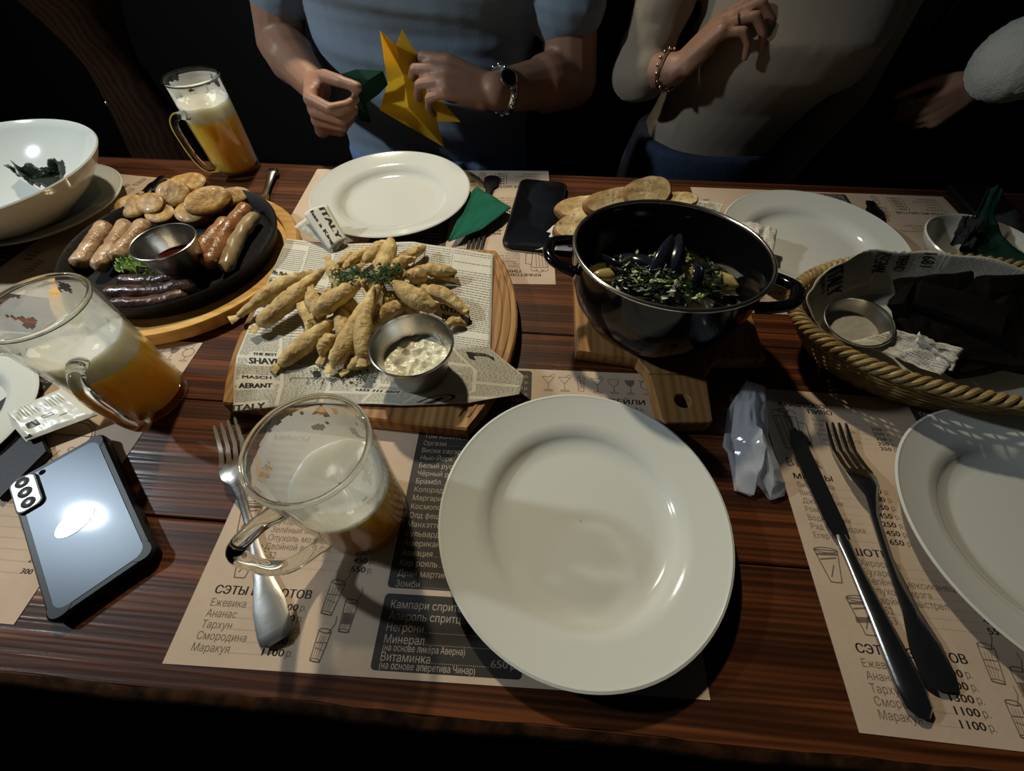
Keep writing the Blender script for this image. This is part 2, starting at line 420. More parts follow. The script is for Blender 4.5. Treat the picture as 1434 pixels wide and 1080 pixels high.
# ------------------------------------------------------------------ table
tb = thing('pub_table', 'long dark red-brown wooden pub table laid with food and paper menus', 'table', (0, .35, -.75))
TY0, TY1 = -.030, .7246
np_ = 6
for i in range(np_):
    y0 = TY0+(TY1-TY0)*i/np_; y1 = TY0+(TY1-TY0)*(i+1)/np_
    mb = MB(); mb.box((0, (y0+y1)/2-.35, .75-.0175), (2.5, y1-y0-.0010, .035), bev=.0011 if 0 < i < np_ else .003)
    mb.build('plank', M['table'], tb, smooth=False)
# worn rounded front edge, irregular
mb = MB(); n = 160; rs = []
for i in range(n+1):
    x = -1.25+2.5*i/n; k = .0022*noise.noise(V((x*9, 0, 0)))+.0016*noise.noise(V((x*40, 3, 0)))
    y = TY0-.35+k
    rs.append([(x, y+.004, .7502), (x, y-.002, .7488), (x, y-.0055, .745), (x, y-.006, .735), (x, y-.004, .718), (x, y+.004, .716)])
mb.rings(rs, False, False); mb.build('worn_front_edge', M['edge'], tb)
for sx in (-1, 1):
    for sy in (-1, 1):
        mb = MB(); mb.box((sx*1.1, sy*.27, .357), (.09, .09, .714), bev=.006); mb.build('leg', M['darkwood'], tb, smooth=False)
mb = MB(); mb.box((0, 0, .685), (2.2, .05, .06), bev=.004); mb.build('stretcher', M['darkwood'], tb, smooth=False)

# ------------------------------------------------------------------ paper menu mats
MW, MH = 411., 297.
def mat_print():
    """dark print, light print, panels and sketches of the menu sheet in millimetres from its lower left corner"""
    D, B, L, P, S = Flat(), Flat(.030), Flat(), Flat(), Flat()
    # left column, top to bottom
    B.text('КРАФТОВОЕ', 20, 275.5, 7.6, width=53); B.text('ПИВО', 48, 268, 7.6, width=25)
    beers = ['Бланш', 'Ипа', 'Грейпфрутовое', 'Вишнёвое', 'Светлое фильтр', 'Тёмное']
    for i, t in enumerate(beers):
        y = 258.5-5.7*i; wd = D.text(t, 49, y, 5.6, cond=.95); D.dots(49+wd+1, 104, y)
        if i: B.text('250', 107, y, 5.6, width=10.5); 
        D.text('р.', 120, y, 5.6)
    B.text('МИКСЫ', 11, 191, 7.6, width=36)
    mixes = [('Виски кола', '450'), ('Виски сок', '400'), ('Джин тоник', '450'), ('Ром кола', '450'), ('Водка тоник', '250'), ('Рэд булл водка', '450'), ('Егер булл', '650')]
    for i, (t, p) in enumerate(mixes):
        y = 182.5-7.9*i; wd = D.text(t, 12, y, 7.0, cond=.92); D.dots(12+wd+1, 76, y); B.text(p, 77, y, 6.8, width=12); D.text('р.', 91.5, y, 6.6)
    B.text('ШОТЫ', 41, 123, 8.4, width=32)
    shots = [('Хиросима', '300'), ('Бухарест', '300'), ('Зелёный мексиканец', '350'), ('Опухоль мозга', '350'), ('Двойной выстрел', '550'), ('Б-52', '450'), ('Б-53', '550')]
    for i, (t, p) in enumerate(shots):
        y = 114.8-7.6*i*.95; x = 44; wd = D.text(t, x, y, 7.4, cond=.92); D.dots(x+wd+1, 124, y); B.text(p, 125, y, 6.6, width=12); D.text('р.', 139, y, 6.4)
    B.text('СЭТЫ ИЗ ШОТОВ', 16.8, 49.3, 8.8, width=81)
    for i, (t, p) in enumerate([('Ежевика', '1300'), ('Ананас', '1300'), ('Тархун', '1300'), ('Смородина', '1100'), ('Маракуя', '1100')]):
        y = 40.2-7.75*i; wd = D.text(t, 17.5, y, 7.6, cond=.95); D.dots(17.5+wd+1, 72, y); B.text(p, 73, y, 7.0, width=17); D.text('р.', 92, y, 7.0)
    for i in range(3):
        B.text(['600', '550', '300'][i], 128, 228-8*i, 6.8, width=12); D.text('р.', 142, 228-8*i, 6.6)
    # cocktail panels
    P.rrect(158.5, 61.3, 273.4, 294, 3.5); P.rrect(158.0, 4.5, 273.4, 57, 3.5)
    names = ['Секс на пляже', 'Голубая лагуна', 'Мохито', 'Дайкири', 'Текила санрайз', 'Пина колада', 'Лонг айленд', 'Май тай', 'Белый медведь', 'Крёстный отец', 'Том колинз', 'Оргазм', 'Виски сауэр', 'Нью-Йорк', 'Белый русский', 'Чёрный русский', 'Брамбл', 'Колорадо', 'Маргарита', 'Космополитен', 'Олд фешн', 'Манхэттен', 'Бульвардье', 'Американо', 'Авиация', 'Кир рояль', 'Драй мартини', 'Зомби']
    for i, t in enumerate(names):
        y = 62.4+8.2*(len(names)-1-i)
        wd = L.text(t, 165.4, y, 7.0, cond=.95); L.dots(165.4+wd+1.2, 250, y)
        L.text(['600', '550', '650'][i % 3], 252, y, 6.6, width=11.5, bold=.03); L.text('р.', 265.5, y, 6.4)
    for t, y in (('Кампари спритц', 46.6), ('Апероль спритц', 38.4), ('Негрони', 30.4), ('Минерал', 22.4), ('Витаминка', 10.8)):
        wd = L.text(t, 165, y, 8.0, cond=.93); L.dots(165+wd+1, 248, y, 1.6, .55)
        L.text('650', 249.5, y, 7.2, width=12.8, bold=.03); L.text('р.', 264.5, y, 6.6)
    L.text('(на основе ликёра Аверна)', 165, 17.4, 6.4, width=64); L.text('(на основе аперетива Чинар)', 165, 5.9, 6.4, width=73)
    # right column
    B.text('КОКТЕЙЛИ', 337, 254.5, 8.4, width=60); B.text('450', 377, 245.8, 6.6, width=11.5); D.text('р.', 391, 245.8, 6.4)
    for i in range(3): D.dots(300, 374, 245.8-9*i)
    cy = 283
    def glass(x, kind, s=1.):
        w = .55
        if kind == 'm':
            S.line([(x-7*s, cy+4), (x+7*s, cy+4), (x, cy-5), (x-7*s, cy+4)], w); S.line([(x, cy-5), (x, cy-14)], w); S.arc(x, cy-14.5, 5, 1, 0, 2*pi, w); S.line([(x+2, cy+5), (x+5, cy+8), (x+8, cy+6)], w)
        if kind == 'h':
            S.line([(x-4, cy+5), (x-3, cy-14), (x+3, cy-14), (x+4, cy+5), (x-4, cy+5)], w); S.line([(x-2, cy+9), (x+1, cy-10)], w)
            for k in range(4): S.line([(x-3, cy-2-3*k), (x+1, cy+1-3*k), (x+3, cy-2-3*k)], .4)
        if kind == 'w':
            S.arc(x, cy+4, 6, 9, pi, 2*pi, w); S.line([(x-6, cy+4), (x+6, cy+4)], w); S.line([(x, cy-5), (x, cy-14)], w); S.arc(x, cy-14.5, 4.5, 1, 0, 2*pi, w)
        if kind == 'b':
            S.poly([(x+5.5*cos(pi+pi*k/8), cy+4+9*sin(pi+pi*k/8)) for k in range(9)]); S.line([(x, cy-5), (x, cy-14)], w); S.arc(x, cy-14.5, 4.5, 1, 0, 2*pi, w)
        if kind == 'r':
            S.arc(x, cy-2, 6.5, 6.5, 0, 2*pi, .8); S.line([(x, cy-8), (x, cy-14)], w); S.arc(x, cy-14.5, 4.5, 1, 0, 2*pi, w); S.line([(x, cy+3), (x+2, cy+10)], w); S.line([(x-8, cy+4), (x-3, cy+2)], 1.2)
    for i, k in enumerate('mmhmwbr'): glass(292+18.3*i, k)
    # beer mug with lettering, cones and shot glasses down the left column
    def sk(pts, w=.7): S.line(pts, w)
    sk([(9, 262), (12, 224), (30, 224), (33, 262), (9, 262)], 1.1); sk([(33, 256), (41, 254), (40, 232), (31, 230)], 1.1)
    for k in range(4): sk([(12+4.5*k, 260), (13.5+4.2*k, 227)], .8)
    S.arc(14, 266, 5, 4, 0, pi, 1.); S.arc(21, 267, 5, 5, 0, pi, 1.); S.arc(29, 266, 4.5, 4, 0, pi, 1.)
    S.text('BEER', 8, 204, 13, width=34, rot=0, cond=.8)
    for k in range(5): sk([(10+7*k, 202.5), (10+7*k, 215)], .5)
    for (x, y, a) in ((8, 125, .3), (22, 88, 0.)):
        sk([(x, y), (x+6, y-26), (x+15, y-26), (x+20, y), (x, y)], .9); sk([(x+1, y-4), (x+19, y-3)], 1.8); sk([(x+3, y-8), (x+17, y-6)], 1.2); S.arc(x+10, y, 10, 2.2, 0, 2*pi, .8); sk([(x+8, y-22), (x+13, y-12)], 1.)
    S.poly([(24, 70), (36, 71), (36, 75), (24, 74)])
    for (x, y, s, a) in ((108, 40, 1., -.14), (126, 28, .9, -.05), (110, 8, .85, -.1)):
        ca, sa = cos(a), sin(a)
        def q(px, py): return (x+(px*ca-py*sa)*s, y+(px*sa+py*ca)*s)
        sk([q(0, 24), q(1.5, 0), q(10.5, 0), q(12, 24)], .8); 
        S.line([q(6+6*cos(t*pi/8), 24+1.7*sin(t*pi/8)) for t in range(17)], .8); S.line([q(6+4.6*cos(t*pi/8), 1+1.2*sin(t*pi/8)) for t in range(17)], .7)
        sk([q(1, 14), q(11, 15)], .7); sk([q(2, 10), q(10, 9)], .5); sk([q(9, 22), q(13, 31), q(12, 37)], .6)
        if x > 120: S.poly([q(2, 6), q(10, 6), q(10.6, 14), q(1.6, 14)])
        for k in range(3): sk([q(3+2.2*k, 3), q(3.4+2.2*k, 20)], .35)
    # face in a cap and a fish sketch on the right half
    S.arc(340, 150, 28, 34, 0, 2*pi, 1.); S.arc(340, 160, 22, 20, 0, pi, 1.2); sk([(312, 165), (368, 165)], 1.2); S.arc(329, 150, 4, 2, 0, 2*pi, .8); S.arc(351, 150, 4, 2, 0, 2*pi, .8); sk([(340, 148), (337, 138), (342, 137)], .8); S.arc(340, 130, 9, 4, pi, 2*pi, 1.)
    for k in range(12): sk([(322+3*k, 128-abs(k-6)), (318+3.6*k, 108-abs(k-6)*1.5)], .6)
    for i in range(7): D.dots(296, 385, 90-9*i); B.text(['300', '350', '250'][i % 3], 387, 90-9*i, 6, width=10)
    return D, B, L, P, S
MP = mat_print()
PM = {}
for nm, fl, mk, z in (('fine_lettering', MP[0], 'pencil', .00050), ('bold_lettering', MP[1], 'ink', .00052), ('dark_panel', MP[3], 'panel', .00046), ('white_lettering', MP[2], 'cream', .00075), ('sketches', MP[4], 'pencil', .00055)):
    mb = MB(); mb.add([(x*.001, y*.001, z) for x, y in fl.v], fl.f)
    me = bpy.data.meshes.new(nm); me.from_pydata(mb.v, [], mb.f); me.materials.append(M[mk]); PM[nm] = me
# two panels as parts of their own
def panel_mesh(y0, y1):
    f = Flat(); f.rrect(158.5, y0, 273.4, y1, 3.5); me = bpy.data.meshes.new('dark_panel')
    me.from_pydata([(x*.001, y*.001, .00046) for x, y in f.v], [], f.f); me.materials.append(M['panel']); return me
PM['dark_panel'] = panel_mesh(61.3, 294); PM['dark_panel.2'] = panel_mesh(4.5, 57)
def menu_mat(cx, cy, a, label, z=.0001):
    """cx, cy: lower left corner"""
    t = thing('paper_menu_mat', label, 'placemat', (cx, cy, z), a, 'paper menu placemats')
    mb = MB(); mb.prism([(0, 0), (MW*.001, 0), (MW*.001, MH*.001), (0, MH*.001)], 0, .0004); mb.build('sheet', M['paper'], t, smooth=False)
    for k, me in PM.items():
        o = bpy.data.objects.new(k.split('.')[0], me); COL.objects.link(o); o.parent = t
        if 'panel' not in k: stuff(o)
    return t
def corner(x, y, a):   # lower left corner from a centre fitted with a 420 mm width
    c, s = cos(a), sin(a); return x-c*.21+s*.1485, y-s*.21-c*.1485
a_ = .0231; cx_, cy_ = corner(-.05922, .14131, a_)
menu_mat(cx_, cy_, a_, 'kraft paper menu mat under the empty plate and the beer mug nearest the camera')
a_ = -.016; cx_, cy_ = corner(.46448, .13214, a_)
menu_mat(cx_-.006, cy_, a_, 'kraft paper menu mat under the knife and fork at the right')
p_ = U(435, 237); q_ = U(768, 240); a_ = math.atan2(q_.y-p_.y, q_.x-p_.x)+pi
menu_mat(q_.x+.0*MW, q_.y, a_, 'upside-down menu mat under the far empty plate and black phone')
p_ = U(957, 262); q_ = U(1320, 276); a_ = math.atan2(q_.y-p_.y, q_.x-p_.x)+pi
menu_mat(q_.x, q_.y, a_, 'upside-down menu mat under the plate behind the wicker basket')
p_ = U(280, 487); q_ = U(20, 875); d_ = (U(160, 640)-p_).normalized()
# near left mat: right edge runs down the photograph
bx, by = q_.x, q_.y; a_ = math.atan2(p_.x-q_.x, p_.y-q_.y)*-1
menu_mat(bx-cos(a_)*MW*.001, by-sin(a_)*MW*.001, a_, 'kraft paper menu mat under the shiny phone at the left')
p_ = U(150, 243); q_ = U(292, 256); a_ = math.atan2(q_.y-p_.y, q_.x-p_.x)+pi
menu_mat(q_.x, q_.y, a_, 'upside-down menu mat under the sizzling pan and the white bowl', z=.0006)

# ------------------------------------------------------------------ plates
def plate_prof(R, rim=.024, well=.66):
    w_ = R*well
    return [(.0005, .0045), (w_*.8, .0045), (w_*.96, .0055), (w_*1.03, .010), (w_*1.08, .0145), (w_*1.2, .0175), (R*.96, rim-.0015), (R-.002, rim), (R, rim-.0008), (R-.0012, rim-.0028), (R*.93, rim-.005), (w_*1.12, .0115), (w_*.98, .004), (w_*.92, .0008), (w_*.84, .0008), (w_*.82, .0026), (.0005, .0026)]
def dinner_plate(x, y, label, R=.1247, z=.0006, well=.64, m='china', group='white china dinner plates', rim=.024):
    t = tag(MB().lathe(plate_prof(R, rim, well), 96).build('dinner_plate', M[m]), label, 'plate', group)
    t.location = (x, y, z); return t
dinner_plate(.0526, .1191, 'empty white dinner plate nearest the camera, in the middle of the menu mat')
dinner_plate(-.2393, .6135, 'empty white dinner plate at the far edge in front of the man in blue')
dinner_plate(.3852, .5360, 'empty white dinner plate between the black pot and the wicker basket')
dinner_plate(.4537, .1342, 'empty white dinner plate cut off by the right edge, beside the fork')
dinner_plate(-.6045, .1672, 'white plate barely in view at the left edge, under the wet wipe sachet', R=.09, rim=.014)
dinner_plate(-.7825, .5478, 'broad white saucer plate under the deep white bowl', R=.1155, rim=.020)

def bowl(name, x, y, z, R, H, label, m='china', base=.5):
    t_ = .0035; pr = []
    for k in range(13):
        a = k/12; pr.append((R*(base*.55+(1-base*.55)*(.45*sin(a*pi/2)+.55*a)) if k else .0005, .006+(H-.006)*(a**1.45)))
    out = [(max(r-.000, .0005), z_) for r, z_ in pr]
    outer = [(r+t_*(.9 if i else 1), z_-t_*.9*(1-i/12)-.0005) for i, (r, z_) in enumerate(pr)][::-1]
    prof = out+[(R+t_*.5, H+.001)]+outer[:-5]+[(R*base, .0), (R*base*.93, 0.), (R*base*.9, .003), (.0005, .003)]
    t = tag(MB().lathe(prof, 96).build(name, M[m]), label, 'bowl'); t.location = (x, y, z); return t
b1 = bowl('deep_bowl', -.7900, .520, .0072, .1460, .078, 'deep white china bowl holding one dark wilted leaf, at the left', base=.42)
b2 = bowl('small_bowl', .5805, .5077, .0008, .066, .044, 'white bowl with a dark green napkin in it, at the right edge', 'china2', base=.55)

# wilted leaf
def leaf(name, pts, wd, m, label=None, parent=None, curl=.01, seed=1, cat='leaf'):
    """ragged leaf swept along pts"""
    mb = MB(); pts = [V(p) for p in pts]; n = len(pts)
    def fn(u, v):
        k = u*(n-1); i = min(int(k), n-2); p = pts[i].lerp(pts[i+1], k-i); t = (pts[i+1]-pts[i]).normalized()
        s = t.cross(V((0, 0, 1))).normalized(); ww = wd*sin(pi*min(max(u, .06), .94))**.6*(1+.35*noise.noise(V((u*9, v*2, seed))))
        q = p+s*(v-.5)*ww+V((0, 0, curl*(noise.noise(V((u*7, v*6, seed*3)))+1.3*abs(v-.5))))
        return tuple(q)
    mb.grid(fn, 26, 10); o = mb.build(name, M[m], parent); solidify(o, .0006)
    if label: tag(o, label, cat)
    return o
lp = [U(22, 240, .040), U(60, 255, .036), U(75, 262, .034), U(92, 235, .044)]
leaf('wilted_leaf', lp, .035, 'herbd', 'dark green wilted leaf lying inside the deep white bowl', curl=.020, seed=4)

# ------------------------------------------------------------------ beer mugs
def foam_patches(parent, r, z0, z1, thr, seed, fade=True):
    mb = MB(); nu, nv = 110, 26
    for j in range(nv):
        for i in range(nu):
            a0, a1 = 2*pi*i/nu, 2*pi*(i+1)/nu; v0, v1 = z0+(z1-z0)*j/nv, z0+(z1-z0)*(j+1)/nv
            k = noise.noise(V((cos(a0)*2.2, sin(a0)*2.2, v0*55+seed)))+.5*noise.noise(V((cos(a0)*6, sin(a0)*6, v0*110+seed)))
            if k > thr+(j/nv)*.5-.25:
                mb.add([(r*cos(a0), r*sin(a0), v0), (r*cos(a1), r*sin(a1), v0), (r*cos(a1), r*sin(a1), v1), (r*cos(a0), r*sin(a0), v1)], [(0, 1, 2, 3)])
    return stuff(mb.build('foam_residue', M['film'], parent))
def beer_mug(x, y, hdir, label, beer=.075, foam=.092, film=.125, thr=.0, seed=0, z=.0001, H=.137, ho_=1.):
    t = thing('beer_mug', label, 'mug', (x, y, z), group='glass beer mugs')
    R, Rb = .0410, .0375
    def rad(h): return Rb+(R-Rb)*h/H
    # glass wall with shallow oval dimples in a band above the beer
    def wall(rr, lo, flip):
        mb = MB(); nu, nv = 96, 30
        rs = []
        for j in range(nv+1):
            h = lo+(H-lo)*j/nv; ring = []
            for i in range(nu):
                a = 2*pi*i/nu; r = rad(h)-rr
                b = max(0., 1-((h-.060)/.045)**2)
                r -= .0010*b*abs(cos(a*4))**3
                ring.append((r*cos(a), r*sin(a), h))
            rs.append(ring)
        mb.rings(rs, True, False); return mb
    a = wall(0, .004, 0); a.build('glass_wall', M['glass'], t)
    wall(.0016, .012, 1).build('inner_wall', M['glass'], t)
    mb = MB(); mb.tube([((rad(H)-.0015)*cos(2*pi*i/72), (rad(H)-.0015)*sin(2*pi*i/72), H) for i in range(72)], .0021, 10, closed=True)
    mb.build('rim', M['glassthick'], t)
    mb = MB().lathe([(.0005, .0), (Rb-.004, .0), (Rb-.001, .0015), (Rb, .005), (Rb, .0095), (Rb-.003, .0118), (.0005, .0118)], 72); mb.build('thick_base', M['glassbase'], t)
    ri = lambda h: rad(h)-.0022
    mb = MB().lathe([(.0005, .0065), (ri(.0065)-.005, .0065), (ri(.011)-.0005, .011), (ri(beer), beer), (.0005, beer)], 72); mb.build('beer', M['beer'], t)
    nf = MB(); nn = 48; rs = [[(ri(beer)*cos(2*pi*i/nn), ri(beer)*sin(2*pi*i/nn), beer) for i in range(nn)], [(ri(foam)*cos(2*pi*i/nn), ri(foam)*sin(2*pi*i/nn), foam+.001*sin(i*.9+seed)) for i in range(nn)]]
    for s in (.9, .6, .3, .02): rs.append([(ri(foam)*s*cos(2*pi*i/nn), ri(foam)*s*sin(2*pi*i/nn), foam-.002*(1-s)+.0022*noise.noise(V((s*4*cos(2*pi*i/nn)*2, s*8*sin(2*pi*i/nn), seed)))) for i in range(nn)])
    nf.rings(rs, True, False); nf.build('foam', M['foam'], t)
    foam_patches(t, rad(foam)-.0028, foam, film, thr, seed)
    # D-shaped handle
    ca, sa = cos(hdir), sin(hdir); r0 = R-.004
    prof = [(r0, .098), (r0+.014, .103), (r0+.032*ho_, .100), (r0+.038*ho_, .090), (r0+.038*ho_, .070), (r0+.036*ho_, .048), (r0+.028*ho_, .029), (r0+.012, .021), (r0-.003, .018)]
    pts = []
    for k in range(len(prof)-1):
        for s in range(4):
            q0, q1 = prof[k], prof[k+1]; f = s/4
            p0 = prof[max(k-1, 0)]; p3 = prof[min(k+2, len(prof)-1)]
            def cr(a, b, c, d): return .5*((2*b)+(-a+c)*f+(2*a-5*b+4*c-d)*f*f+(-a+3*b-3*c+d)*f**3)
            pts.append((cr(p0[0], q0[0], q1[0], p3[0]), cr(p0[1], q0[1], q1[1], p3[1])))
    pts.append(prof[-1])
    mb = MB(); mb.tube([(u*ca, u*sa, h) for u, h in pts], [.0062 if 2 < i < len(pts)-3 else .0075 for i in range(len(pts))], 14, flat=.85)
    mb.build('handle', M['glassthick'], t)
    return t
def realglass(name, col, rough=0., ior=1.45):
    m, nt, b = new_mat(name); b.inputs['Base Color'].default_value = (*col, 1); b.inputs['Roughness'].default_value = rough
    b.inputs['Transmission Weight'].default_value = 1; b.inputs['IOR'].default_value = ior; return m
M['glassthick'] = realglass('thick_glass', (.93, .95, .90))
M['glassbase'] = thin_glass('base_glass', (.93, .90, .74), 1.6)
beer_mug(-.1420, .1115, math.radians(234), 'glass mug of cloudy beer nearest the camera, fork beside it', beer=.071, foam=.077, film=.130, thr=-.36, seed=3)
beer_mug(-.4140, .2200, math.radians(-50), 'glass mug of amber beer with foam, beside the sizzling pan at the left', beer=.074, foam=.098, film=.133, thr=-.32, seed=11)
beer_mug(-.5430, .7030, math.radians(-108), 'glass mug of beer farthest away, at the far table edge by the pan', beer=.086, foam=.108, film=.133, thr=-.30, seed=23, ho_=.75)

# ------------------------------------------------------------------ cutlery
def fork(p0, p1, label, z=.001, m='steel', wd=1., lift=1.):
    """p0: tine tips, p1: handle end (table points)"""
    a, b = V((p0[0], p0[1], 0)), V((p1[0], p1[1], 0)); L = (b-a).length
    t = thing('fork', label, 'fork', (a.x, a.y, z), math.atan2(b.y-a.y, b.x-a.x), 'metal forks')
    L_ = L; hz = lambda x: .002+lift*(.002+.011*math.exp(-((x-L_*.32)/(L_*.12))**2) + .005*(1-min(x/.03, 1)))
    W = [(.052, .0115), (.060, .0125), (.070, .0105), (.080, .0055), (.095, .0036), (.13, .0040), (.17, .0070), (L-.030, .0125), (L-.010, .0130), (L-.003, .0115), (L, .007)]
    mb = MB(); rs = []
    for x, w_ in W:
        w_ *= wd; zz = hz(x)
        rs.append([(x, -w_, zz), (x, -w_*.6, zz-.0016), (x, w_*.6, zz-.0016), (x, w_, zz), (x, w_*.6, zz+.0012), (x, -w_*.6, zz+.0012)])
    mb.rings(rs, True, True); mb.build('handle', M[m], t)
    for k in range(4):
        y = (-1.5+k)*.0066*wd; mb = MB()
        rs = []
        for x, w_ in ((.056, .0024), (.046, .0022), (.03, .0019), (.012, .0017), (.003, .0013), (0, .0006)):
            zz = hz(x); rs.append([(x, y-w_, zz-.0008), (x, y+w_, zz-.0008), (x, y+w_, zz+.0008), (x, y-w_, zz+.0008)])
        mb.rings(rs, True, True); mb.build('tine', M[m], t)
    return t
def knife(p0, p1, label, z=.001, m='steel'):
    a, b = V((p0[0], p0[1], 0)), V((p1[0], p1[1], 0)); L = (b-a).length
    t = thing('table_knife', label, 'knife', (a.x, a.y, z), math.atan2(b.y-a.y, b.x-a.x), 'table knives')
    mb = MB(); rs = []
    for x, l, r in ((0, 0., .003), (.006, -.005, .006), (.018, -.0085, .0075), (.05, -.0095, .008), (.10, -.0085, .008), (.112, -.006, .0065)):
        zz = .004; rs.append([(x, l, zz-.0002), (x, r, zz-.0008), (x, r, zz+.0008), (x, l, zz+.0002)])
    mb.rings(rs, True, True); mb.build('blade', M[m], t)
    mb = MB(); mb.tube([(.108, 0, .0045), (.115, 0, .0045), (.13, 0, .0045), (.17, 0, .005), (L-.02, 0, .005), (L-.006, 0, .0048), (L, 0, .0045)], [.0045, .0055, .0052, .0075, .0108, .0095, .004], 14, flat=.45)
    mb.build('handle', M[m], t)
    return t
fork(U(316, 592, .008), U(389, 900, .004), 'steel fork lying under the handle of the nearest beer mug', m='brushed')
fork(U(1170, 592, .010), U(1322, 968, .004), 'steel fork beside the knife on the right menu mat')
knife(U(1108, 600, .004), U(1292, 1006, .004), 'steel table knife with broad handle on the right menu mat')
knife(U(352, 330, .004), U(384, 238, .004), 'table knife whose handle end shows right of the far beer mug', z=.0012)
fork(U(150, 330, .006), U(222, 255, .004), 'fork whose handle sticks out between the bowl and the pan', z=.0012)
fork(U(663, 350, .006), U(690, 246, .004), 'fork poking out under the green napkin by the far plate', z=.0012, m='phone', lift=.1)
fork(U(1262, 375, .006), U(1222, 292, .004), 'dark fork on the menu mat right of the plate behind the basket', z=.0012, m='phone')

# ------------------------------------------------------------------ sizzling pan on its round board
PX, PY = -.4905, .4380
mb = MB().lathe([(.0005, 0), (.150, 0), (.154, .003), (.155, .008), (.155, .014), (.152, .018), (.140, .018), (.137, .0165), (.1355, .010), (.0005, .010)], 96)
mb.v = [(x, y, z*1.0) for x, y, z in mb.v]
o = tag(mb.build('round_board', M['board2']), 'round pale wooden board under the black sizzling pan', 'board'); o.location = (PX, PY, .0012)
mb = MB().lathe([(.0005, .0), (.118, 0), (.124, .003), (.1325, .022), (.1345, .0275), (.1325, .0295), (.130, .0275), (.121, .009), (.114, .006), (.0005, .006)], 96)
mb.v = [(x*.99, y*.99, z) for x, y, z in mb.v]
o = tag(mb.build('sizzling_pan', M['iron']), 'round black cast iron pan filled with sausages and potatoes', 'pan'); o.location = (PX, PY+.004, .0115)
PZ = .0175
def sausage(p0, p1, r, m, label, bend=.006, z=.012, group='sausages in the pan', seed=0, z2=None):
    a = U(*p0, PZ+z); b = U(*p1, PZ+(z2 if z2 is not None else z)); c = (a+b)/2
    L = (b-a).length; d = (b-a).normalized(); s = V((-d.y, d.x, 0)); r *= 1.12
    pts = []; rr = []
    for k in range(25):
        u = k/24; p = a.lerp(b, u)-c+s*bend*(1-(2*u-1)**2)
        e = min(u, 1-u)*L; cap = sqrt(max(0, 1-max(0, 1-e/r)**2)) if e < r else 1
        pts.append(p); rr.append(max(.0012, r*cap*(1+.07*noise.noise(V((u*6, seed, 0))))))
    mb = MB(); mb.tube(pts, rr, 16)
    mb.v = [tuple(V(q)+V((noise.noise(V(q)*90+V((seed, 0, 0))), noise.noise(V(q)*90+V((0, seed, 5))), noise.noise(V(q)*90+V((7, 0, seed)))))*.0016) for q in mb.v]
    o = mb.build('sausage', M[m]); o.location = c
    return tag(o, label, 'sausage', group)
sausage((349, 289), (291, 374), .0098, 'saus', 'browned sausage in the middle of the three at the right of the pan', -.006, .015, seed=1)
sausage((360, 300), (316, 379), .0085, 'sausg', 'greyish sausage at the right rim of the pan, outermost of three', -.007, .012, seed=2)
sausage((323, 308), (268, 374), .0100, 'saus', 'browned sausage left of the other two at the right of the pan', -.004, .010, seed=3)
sausage((148, 313), (106, 374), .0095, 'sausp', 'pale glazed sausage at the left rim of the pan', .003, .013, seed=4)
sausage((178, 312), (135, 378), .0095, 'sausp', 'pale glazed sausage second from the left rim of the pan', .003, .015, seed=5)
sausage((204, 310), (158, 366), .0095, 'sausp', 'pale glazed sausage between the sauce cup and its neighbours', .003, .016, seed=6)
sausage((148, 409), (275, 399), .0080, 'sausd', 'dark glossy thin sausage along the near rim, longest of three', -.005, .012, seed=7)
sausage((166, 394), (256, 388), .0075, 'sausd', 'dark glossy thin sausage nearest the sauce cup', -.004, .013, seed=8)
sausage((156, 424), (262, 412), .0075, 'sausd', 'dark glossy thin sausage closest to the near pan rim', -.008, .010, seed=9)
def potato(px, r, h, tilt, rz, label, z=.012, sy=.8):
    tilt += .18
    mb = MB(); n = 28; R = []; r *= 1.25; h *= 1.7
    def ring(k, zz): return [(k*r*cos(2*pi*i/n)*(1+.05*noise.noise(V((cos(2*pi*i/n), sin(2*pi*i/n), r*900)))), k*r*sy*sin(2*pi*i/n), zz) for i in range(n)]
    mb.rings([ring(.02, h), ring(.6, h+.0004), ring(.9, h*.96), ring(1, h*.8)], True, False, 0)
    mb.rings([ring(1, h*.8), ring(1.03, h*.4), ring(.97, -h*.4), ring(.6, -h), ring(.02, -h*1.1)], True, False, 1)
    mb.xf(Matrix.Rotation(rz, 4, 'Z') @ Matrix.Rotation(tilt, 4, 'X'))
    o = mb.build('fried_potato', [M['potato'], M['skin_pot']]); o.location = U(*px, PZ+z)
    return tag(o, label, 'potato', 'fried potato halves in the pan')
potato((247, 274), .0185, .006, .55, .3, 'round fried potato half facing the camera, brightest at the top of the pan', .026)
potato((190, 293), .0175, .006, .35, .4, 'fried potato slice at the left end of the potato row', .014)
potato((216, 289), .0165, .006, .3, 0., 'small fried potato half just left of the brightest one', .020)
potato((272, 262), .0185, .007, .1, .2, 'fried potato half at the far rim of the pan behind the others', .022)
potato((293, 285), .0250, .007, .45, .9, 'large fried potato wedge right of the brightest half', .020, .62)
potato((328, 279), .0200, .006, .4, .6, 'fried potato wedge at the right end of the row, next to the sausages', .012, .55)
potato((272, 301), .0180, .006, .2, .2, 'browned potato half low behind the metal sauce cup', .012)
potato((258, 262), .0160, .006, .1, .9, 'browned potato half half-hidden beside the far rim', .018)
potato((228, 302), .0160, .005, .2, .3, 'browned potato half between sauce cup and pale sausages', .012)
